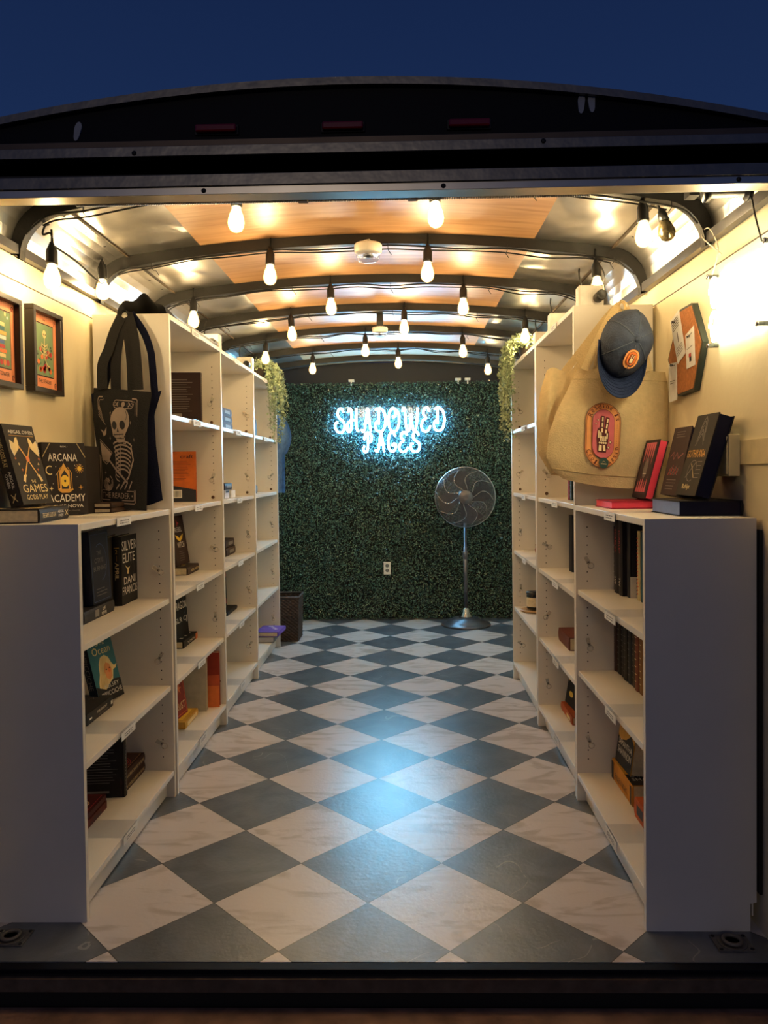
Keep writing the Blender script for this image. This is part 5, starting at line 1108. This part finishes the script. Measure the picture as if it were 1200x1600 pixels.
def ring_text(s, a0, a1, cz_, flip=False, hw=0.0475, sz=0.0145):
    """each letter turned to follow the rounded end of the badge"""
    for i, ch in enumerate(s):
        if ch == ' ': continue
        q = math.radians(a0+(a1-a0)*i/max(1, len(s)-1)); x, z = hw*math.cos(q), cz_+hw*math.sin(q)
        rot = q-math.pi/2 if not flip else q+math.pi/2
        v, f = text_geo(ch); hh = sz*(1.0 if ch.isupper() or ch in 'dl' else 0.75); ww = hh*(0.35 if ch in 'iIl' else 0.75)
        pts = [((p[0]-0.5)*ww, (p[1]-0.5)*hh) for p in v]
        a.p.append(([(x+p*math.cos(rot)-r_*math.sin(rot), z+p*math.sin(rot)+r_*math.cos(rot)) for p, r_ in pts], f, bmr, 4))
ring_text('Reading Is', 158, 8, 0.047); ring_text('Cool', 190, 240, -0.047, True); ring_text('Again', 302, 366, -0.047, True)
for k in range(12): a.disc(0.0475, 0.035-0.006*k, 0.0008, bmr, 3, n=6)
a.disc(0.004, -0.090, 0.0175, bgn, 8, 0.0175).line([(-0.006, -0.093), (0.014, -0.093)], 0.002, palegold, 9).line([(-0.002, -0.088), (0.004, -0.084), (0.010, -0.088)], 0.0012, palegold, 9)
def badge_map(u, v, w):
    X_, Z_ = 0.669+u+0.03*v, 1.303+v*0.985
    vv = (1.52-Z_)/0.383; x0, x1 = Lf(vv), Rf(vv); p = surfc((X_-x0)/(x1-x0), vv, w+0.0015)
    return tuple(OB @ Vector(p))
a.build('badge_print', badge_map, t1, 0.0045, 0.0005)
# cap: hangs crown outwards, brim down
capc = mat('washed_navy_cotton', (48, 58, 78), 0.9, var=0.28, scale=26, bump=0.3, bscale=200); capb = mat('navy_brim_cotton', (38, 50, 82), 0.9, var=0.12, scale=40, bump=0.2)
seamc = mat('navy_stitching', (84, 92, 104), 0.9)
cp = thing('baseball_cap', 'faded navy baseball cap with orange patch hanging over the tote', 'cap', (0.730, 2.555, 1.60))
Mq = Matrix.Rotation(math.radians(14), 4, 'Y') @ Matrix.Rotation(math.radians(8), 4, 'Z')
def crown(u, v):
    th = 2*math.pi*u; ph_ = v*math.pi/2
    x = 0.081*math.sin(ph_)**0.85*math.cos(th); z = 0.112*math.sin(ph_)**0.85*math.sin(th); y = -0.105*math.cos(ph_)**0.8 if ph_ < math.pi/2-1e-6 else 0
    k = 0.006*math.sin(4*th+1)*math.sin(ph_*2); return (x*(1+k*4), y-k, z)
MB().grid(crown, 48, 16, capc, Mq).build('crown', cp)
mb = MB()
for k in range(6):
    u = (k+0.5)/6; mb.tube([tuple(Vector(crown(u, v/14))*1.012) for v in range(1, 15)], 0.0013, seamc, 5, Mq)
mb.build('seam_stitching', cp)
MB().lathe([(0, 0.006), (0.006, 0.004), (0.008, 0)], capc, 14, Mq @ Matrix.Translation((0.0, -0.106, 0.0)) @ Matrix.Rotation(math.pi/2, 4, 'X')).build('top_button', cp)
def brim(u, v, o=0.0):
    a_ = math.pi*(1.02+0.96*u); r0_ = 1.0; ex = 0.076*math.sin(math.pi*u)**0.38*v
    x = 0.081*math.cos(a_)*(1.0+0.07*math.sin(math.pi*v*0.6)); z = 0.108*math.sin(a_)-ex
    y = -0.004-0.040*v*(1-(2*u-1)**2)**0.5-0.018*math.sin(math.pi*u)*v+o
    return (x, y, z)
mb = MB().grid(lambda u, v: brim(u, v), 28, 10, capb, Mq).grid(lambda u, v: brim(1-u, v, 0.0035), 28, 10, capb, Mq)
for v in (0.25, 0.4, 0.55, 0.7, 0.85, 1.0): mb.tube([tuple(Vector(brim(u/28, v))+Vector((0, -0.0012, 0))) for u in range(29)], 0.0009 if v < 1 else 0.0022, capb, 4, Mq)
mb.build('brim', cp)
a = Art().poly(stadium(0, 0, 0.024, 0.030), bmr, 0).poly(stadium(0, 0, 0.0225, 0.0285), bo, 1).poly(stadium(0, 0.001, 0.015, 0.021), orangep, 2).line(stadium(0, 0.001, 0.015, 0.021), 0.0012, bmr, 3, True)
a.line([(-0.003, 0), (-0.003, 0.014)], 0.005, bmr, 4).line([(0.003, 0), (0.005, 0.013)], 0.005, bmr, 4).poly([(-0.007, -0.014), (-0.008, 0.002), (0.008, 0.002), (0.006, -0.014)], bmr, 4)
a.line([(-0.003, 0), (-0.003, 0.012)], 0.0022, bbn, 5).line([(0.003, 0), (0.005, 0.011)], 0.0022, bbn, 5).poly([(-0.005, -0.012), (-0.005, 0.0), (0.005, 0.0), (0.004, -0.012)], bbn, 5)
def patch_map(u, v, w):
    X_, Z_ = u, -0.062+v
    r = math.sqrt((X_/0.081)**2+(Z_/0.112)**2)**(1/0.85); ph_ = math.asin(min(0.999, r)); return tuple(Mq @ Vector((X_, -0.105*math.cos(ph_)**0.8-w-0.006, Z_)))
a.build('embroidered_patch', patch_map, cp, 0.001, 0.0004)
MB().tube(spline([(0.0, -0.02, 0.108), (0.012, 0.02, 0.135), (0.02, 0.08, 0.155), (0.035, 0.11, 0.158), (0.03, 0.08, 0.14), (0.02, -0.01, 0.108)], 5), 0.0035, mat('beige_cap_strap', (196, 168, 116), 0.8), 6).build('back_strap', cp)

# ---------------------------------------------------------------- right wall
ws = thing('warm_neon_sign', 'blown-out warm white glowing neon sign on the right wall', 'neon sign', (XR-0.028, 2.03, 1.635))
MB().box((0.006, -0.185, -0.105), (0.010, 0.185, 0.105), acrylic_sign).build('clear_backing', ws)
for (q, dy, dz, n_) in ((0, 0.10, 0.06, 3), (1, 0.0, -0.06, 3)):
    for k in range(5):
        mb = MB(); y0_ = 0.15-0.075*k; zc = 0.045 if q == 0 else -0.050
        pts = [(0, y0_+0.028*math.cos(t_)*(1-0.06*j), zc+0.040*math.sin(t_+0.4*k)) for j, t_ in enumerate([i*0.8 for i in range(9)])]
        mb.tube(spline(pts, 4), 0.0045, warm_neon_m, 6); mb.build('glowing_tube', ws)
mb = MB()
for (y, z) in ((-0.17, 0.095), (0.175, 0.095), (-0.13, -0.095), (0.175, -0.100)):
    mb.lathe([(0.006, -0.022), (0.006, 0.006), (0.007, 0.006), (0.007, 0.010)], chrome, 12, Matrix.Translation((0, y, z)) @ Matrix.Rotation(-math.pi/2, 4, 'Y'))
mb.build('standoff', ws)
tag(MB().tube(spline([(XR-0.025, 2.20, 1.735), (XR-0.02, 2.17, 1.80), (XR-0.026, 2.22, 1.872), (XR-0.03, 2.26, 1.86), (XR-0.012, 2.17, 1.785)], 5), 0.0018, white_pl, 6).build('white_cord'), 'thin white cord looped over the rail above the glowing wall sign', 'cord')
# coffin-shaped cork board
cork = mat('cork', (176, 112, 62), 0.85, var=0.2, scale=90, bump=0.3, bscale=150); cfr = mat('dark_green_frame', (44, 52, 46), 0.5)
cf_ = thing('cork_board', 'coffin-shaped cork board with pinned papers on the right wall', 'cork board', (XR-0.004, 2.42, 1.55)); O2 = lambda p: (p[0]-2.42, p[1]-1.55)
poly_ = [(2.360, 1.690), (2.462, 1.690), (2.572, 1.548), (2.480, 1.418), (2.345, 1.424), (2.278, 1.560)]
ctr = (sum(p[0] for p in poly_)/6, sum(p[1] for p in poly_)/6); inn = [(ctr[0]+(p[0]-ctr[0])*0.95, ctr[1]+(p[1]-ctr[1])*0.95) for p in poly_]
MB().prism([O2(p) for p in poly_], 'x', -0.018, 0, cfr).build('frame', cf_, 0.001)
MB().prism([O2(p) for p in inn], 'x', -0.0195, -0.016, cork).build('cork_face', cf_)
def note(pts, label, lines):
    t = thing('paper_note', label, 'paper', (XR-0.0245, pts[0][0], pts[0][1]), 'papers pinned to the coffin cork board')
    P = [(p[0]-pts[0][0], p[1]-pts[0][1]) for p in pts]; MB().prism(P, 'x', -0.0012, 0, paper).build('sheet', t)
    a = Art()
    for (kind, q0, q1, z0, z1) in lines:
        def m2(u, v): 
            top = (P[0][0]+(P[1][0]-P[0][0])*u, P[0][1]+(P[1][1]-P[0][1])*u); bot = (P[3][0]+(P[2][0]-P[3][0])*u, P[3][1]+(P[2][1]-P[3][1])*u)
            return (top[0]+(bot[0]-top[0])*v, top[1]+(bot[1]-top[1])*v)
        a.poly([m2(q0, z0), m2(q1, z0), m2(q1, z1), m2(q0, z1)], {'t': ink, 'g': greyp, 'r': redp}[kind])
    a.build('printed_text', lambda u, v, w: (-0.0012-w, u, v), t)
    MB().lathe([(0.003, 0), (0.003, 0.005), (0.005, 0.008), (0, 0.009)], chrome, 10, Matrix.Translation((-0.001, (P[0][0]+P[1][0])/2, P[0][1]-0.008)) @ Matrix.Rotation(-math.pi/2, 4, 'Y')).build('push_pin', t)
note([(2.540, 1.668), (2.462, 1.692), (2.405, 1.545), (2.472, 1.520)], 'tall white flyer pinned slantwise on the coffin cork board', [('t', .1, .8, .08+.05*k, .095+.05*k) for k in range(5)]+[('g', .46, .56, .40, .62)]+[('g', .15, .85, .70+.05*k, .715+.05*k) for k in range(4)])
note([(2.405, 1.600), (2.336, 1.618), (2.326, 1.498), (2.396, 1.494)], 'white card with a small dark figure pinned at the right of the cork board', [('t', .15, .8, .12, .14), ('g', .15, .8, .45, .47), ('r', .35, .6, .62, .72), ('t', .4, .62, .72, .85)])
note([(2.556, 1.532), (2.482, 1.528), (2.480, 1.408), (2.551, 1.404)], 'white slip hanging off the lower left corner of the cork board', [('t', .2, .8, .06, .08), ('g', .2, .8, .46, .48), ('g', .2, .7, .52, .54)])
# batten and switch box
bt_ = mat('painted_batten', (206, 190, 150), 0.5)
struct(MB().box((XR-0.014, 1.87, 1.196), (XR-0.004, 2.74, 1.260), bt_).build('trim_25', bevel=0.001))
t = thing('junction_box', 'cream switch box on the right wall behind the leaning gothic book', 'switch box', (XR-0.014, 2.095, 1.165))
MB().box((-0.030, -0.05, 0), (0, 0.05, 0.112), bt_).build('housing', t, 0.002); MB().box((-0.034, -0.045, 0.006), (-0.030, 0.045, 0.106), bt_).build('cover_plate', t, 0.001)
# black strip put into the dark gap beside the right bookcase
tag(MB().box((0.892, 1.935, 0.10), (0.8995, 1.975, 1.03), rubber).build('black_gap_strip', bevel=0.001), 'narrow black strip filling the gap between the low right bookcase and wall', 'post')

# ---------------------------------------------------------------- floor anchors
def dring(x, y, label):
    t = thing('floor_anchor', label, 'anchor', (x, y, 0.0006), 'recessed tie-down rings in the front corners')
    st = mat('worn_grey_steel', (92, 90, 88), 0.6, metal=0.2, var=0.3)
    MB().box((-0.045, -0.034, 0), (0.045, 0.034, 0.003), st).build('mounting_plate', t, 0.001)
    MB().lathe([(0.022, 0.003), (0.030, 0.0035), (0.034, 0.006), (0.036, 0.003)], st, 24).build('cup_rim', t)
    MB().tube([(0.021*math.cos(a_), 0.021*math.sin(a_), 0.009) for a_ in [2*math.pi*k/20 for k in range(20)]], 0.0045, mat('dark_steel_ring', (112, 106, 98), 0.5, metal=0.3), 8, closed=True).build('ring', t)
    mb = MB()
    for dx in (-0.038, 0.038):
        for dy in (-0.027, 0.027): mb.lathe([(0.005, 0.003), (0.004, 0.005), (0, 0.0055)], rubber, 10, Matrix.Translation((dx, dy, 0)))
    mb.build('screw', t)
dring(-1.025, 1.915, 'recessed steel tie-down ring in the left front floor corner')
dring(0.805, 1.895, 'recessed steel tie-down ring in the right front floor corner')

# ---------------------------------------------------------------- things on top of the tall bookcases
def spot(x, y, z, label, rz=0):
    t = thing('clamp_light', label, 'clamp light', (x, y, z+0.0006), 'white clamp lights on the bookcase tops'); t.rotation_euler = (0, 0, rz)
    MB().box((-0.045, -0.028, 0), (0.045, 0.028, 0.078), white_pl).build('housing', t, 0.006)
    MB().lathe([(0.016, 0), (0.018, 0.004), (0.018, 0.055), (0.016, 0.058), (0.012, 0.056)], black, 20, Matrix.Translation((0.022, -0.030, 0.030)) @ Matrix.Rotation(math.pi/2, 4, 'X')).build('barrel', t)
    MB().tube(spline([(-0.03, 0, 0.076), (-0.035, 0.01, 0.12), (-0.03, 0.03, 0.15)], 5), 0.003, black, 6).build('lead', t)
spot(-0.915, 3.66, 1.775, 'white box light with black barrel above the second tall left case')
spot(-0.905, 4.40, 1.775, 'white box light with black barrel next to the left ivy pot')
spot(0.680, 2.800, 1.770, 'white box light behind the bulb above the blue cap')
spot(0.668, 3.28, 1.770, 'white box light on the middle of the right bookcase top')
spot(0.680, 3.72, 1.770, 'white box light nearest the right ivy')
mb = MB()
def bunch(u, v):
    x = -1.06+0.19*u; y = 2.83+0.34*v; h_ = 0.072*math.sin(math.pi*u)**0.5*(0.55+0.45*math.cos(2*v))*(1-0.5*v); return (x, y, 1.7765+max(0, h_*(1+0.18*math.sin(14*u+5*v))))
mb.grid(bunch, 24, 20, blk_cloth); tag(mb.build('black_cloth'), 'bunched black cloth on top of the first tall left bookcase', 'cloth')
mb = MB()
for k in range(3): mb.box((-0.965+0.01*k, 2.82+0.10*k, 1.7765+0.0025*k), (-0.858+0.004*k, 3.42+0.06*k, 1.779+0.0025*k), paper)
tag(mb.build('paper_stack'), 'loose white papers along the top of the first tall left bookcase', 'papers')
mb = MB().tube(spline([(-0.95, 3.48, 1.79), (-0.93, 3.75, 1.795), (-0.95, 4.0, 1.786), (-0.92, 4.3, 1.787)], 5), 0.009, black, 8)
tag(mb.build('black_cable_bundle'), 'black cable bundle lying on the left bookcase tops', 'cable')

# ---------------------------------------------------------------- trailing ivy and denim
ivy = mat('eucalyptus_leaf', (150, 166, 128), 0.55, var=0.25, scale=40)
stem_m = mat('ivy_stem', (92, 96, 66), 0.7)
def hanging_ivy(x, y, z, s, label, strands, drop, seed):
    t = thing('trailing_ivy', label, 'plant', (x, y, z+0.0006), 'trailing ivy pots at the shelf ends')
    MB().lathe([(0, 0), (0.040, 0), (0.055, 0.075), (0.058, 0.080), (0.050, 0.080), (0.046, 0.070), (0, 0.068)], mat('dark_brown_pot', (46, 36, 30), 0.6), 24).build('pot', t)
    rg_ = np.random.default_rng(seed); C = []; mb = MB()
    for k in range(strands):
        ex = s*rg_.uniform(0.07, 0.15); ey = rg_.uniform(-0.16, 0.16); dr = drop*rg_.uniform(0.35, 1.0)
        p = spline([(0, 0, 0.07), (ex*0.4, ey*0.4, 0.115+rg_.uniform(-.02, .03)), (ex*0.9, ey*0.8, 0.075), (ex*1.02, ey, -0.02), (ex*1.08+s*rg_.uniform(-.01, .02), ey+rg_.uniform(-.02, .02), -dr*0.5), (ex*1.0+s*rg_.uniform(-.015, .02), ey*1.1, -dr)], 8)
        mb.tube(p, 0.0012, stem_m, 4)
        for q in p[3:]:
            for j in range(3): C.append((q.x+rg_.normal(0, .008), q.y+rg_.normal(0, .010), q.z+rg_.normal(0, .006)))
    mb.build('stems', t)
    for j in range(260): C.append((s*rg_.uniform(-.03, .10), rg_.uniform(-.15, .12), 0.085+rg_.uniform(-.02, .05)))
    C = np.array(C); leaf_cloud(C, (-s*0.0, -0.6, 0.5), rg_.uniform(0.014, 0.026, len(C)), rg_, 0.8, 'leaves', ivy, t, 0.5)
hanging_ivy(-0.93, 4.90, 1.775, 1, 'trailing ivy spilling off the far end of the left bookcases', 22, 0.42, 5)
hanging_ivy(0.685, 4.18, 1.770, -1, 'trailing ivy spilling off the far end of the right bookcases', 20, 0.42, 6)
den = mat('light_blue_denim', (92, 132, 186), 0.85, var=0.2, scale=40, bump=0.3)
mb = MB()
def dn_(u, v, o=0.0):
    z = 1.62-0.57*v; wd = 0.040+0.022*math.sin(math.pi*min(1, v*1.9)) if v < 0.5 else 0.040
    return (-0.905+wd*2.1*u*1.0, 5.262+0.016*math.sin(u*9+v*2)+o, z-0.05*u*(1-v))
mb.grid(lambda u, v: dn_(u, v), 18, 26, den).grid(lambda u, v: dn_(1-u, v, 0.02), 18, 26, den)
tag(mb.build('denim_garment'), 'light blue garment hanging behind the far end of the left bookcases', 'garment')
tag(MB().box((-0.90, 5.187, 1.605), (-0.86, 5.29, 1.617), chrome).build('wall_hook', bevel=0.001), 'small metal hook holding the blue garment', 'hook')
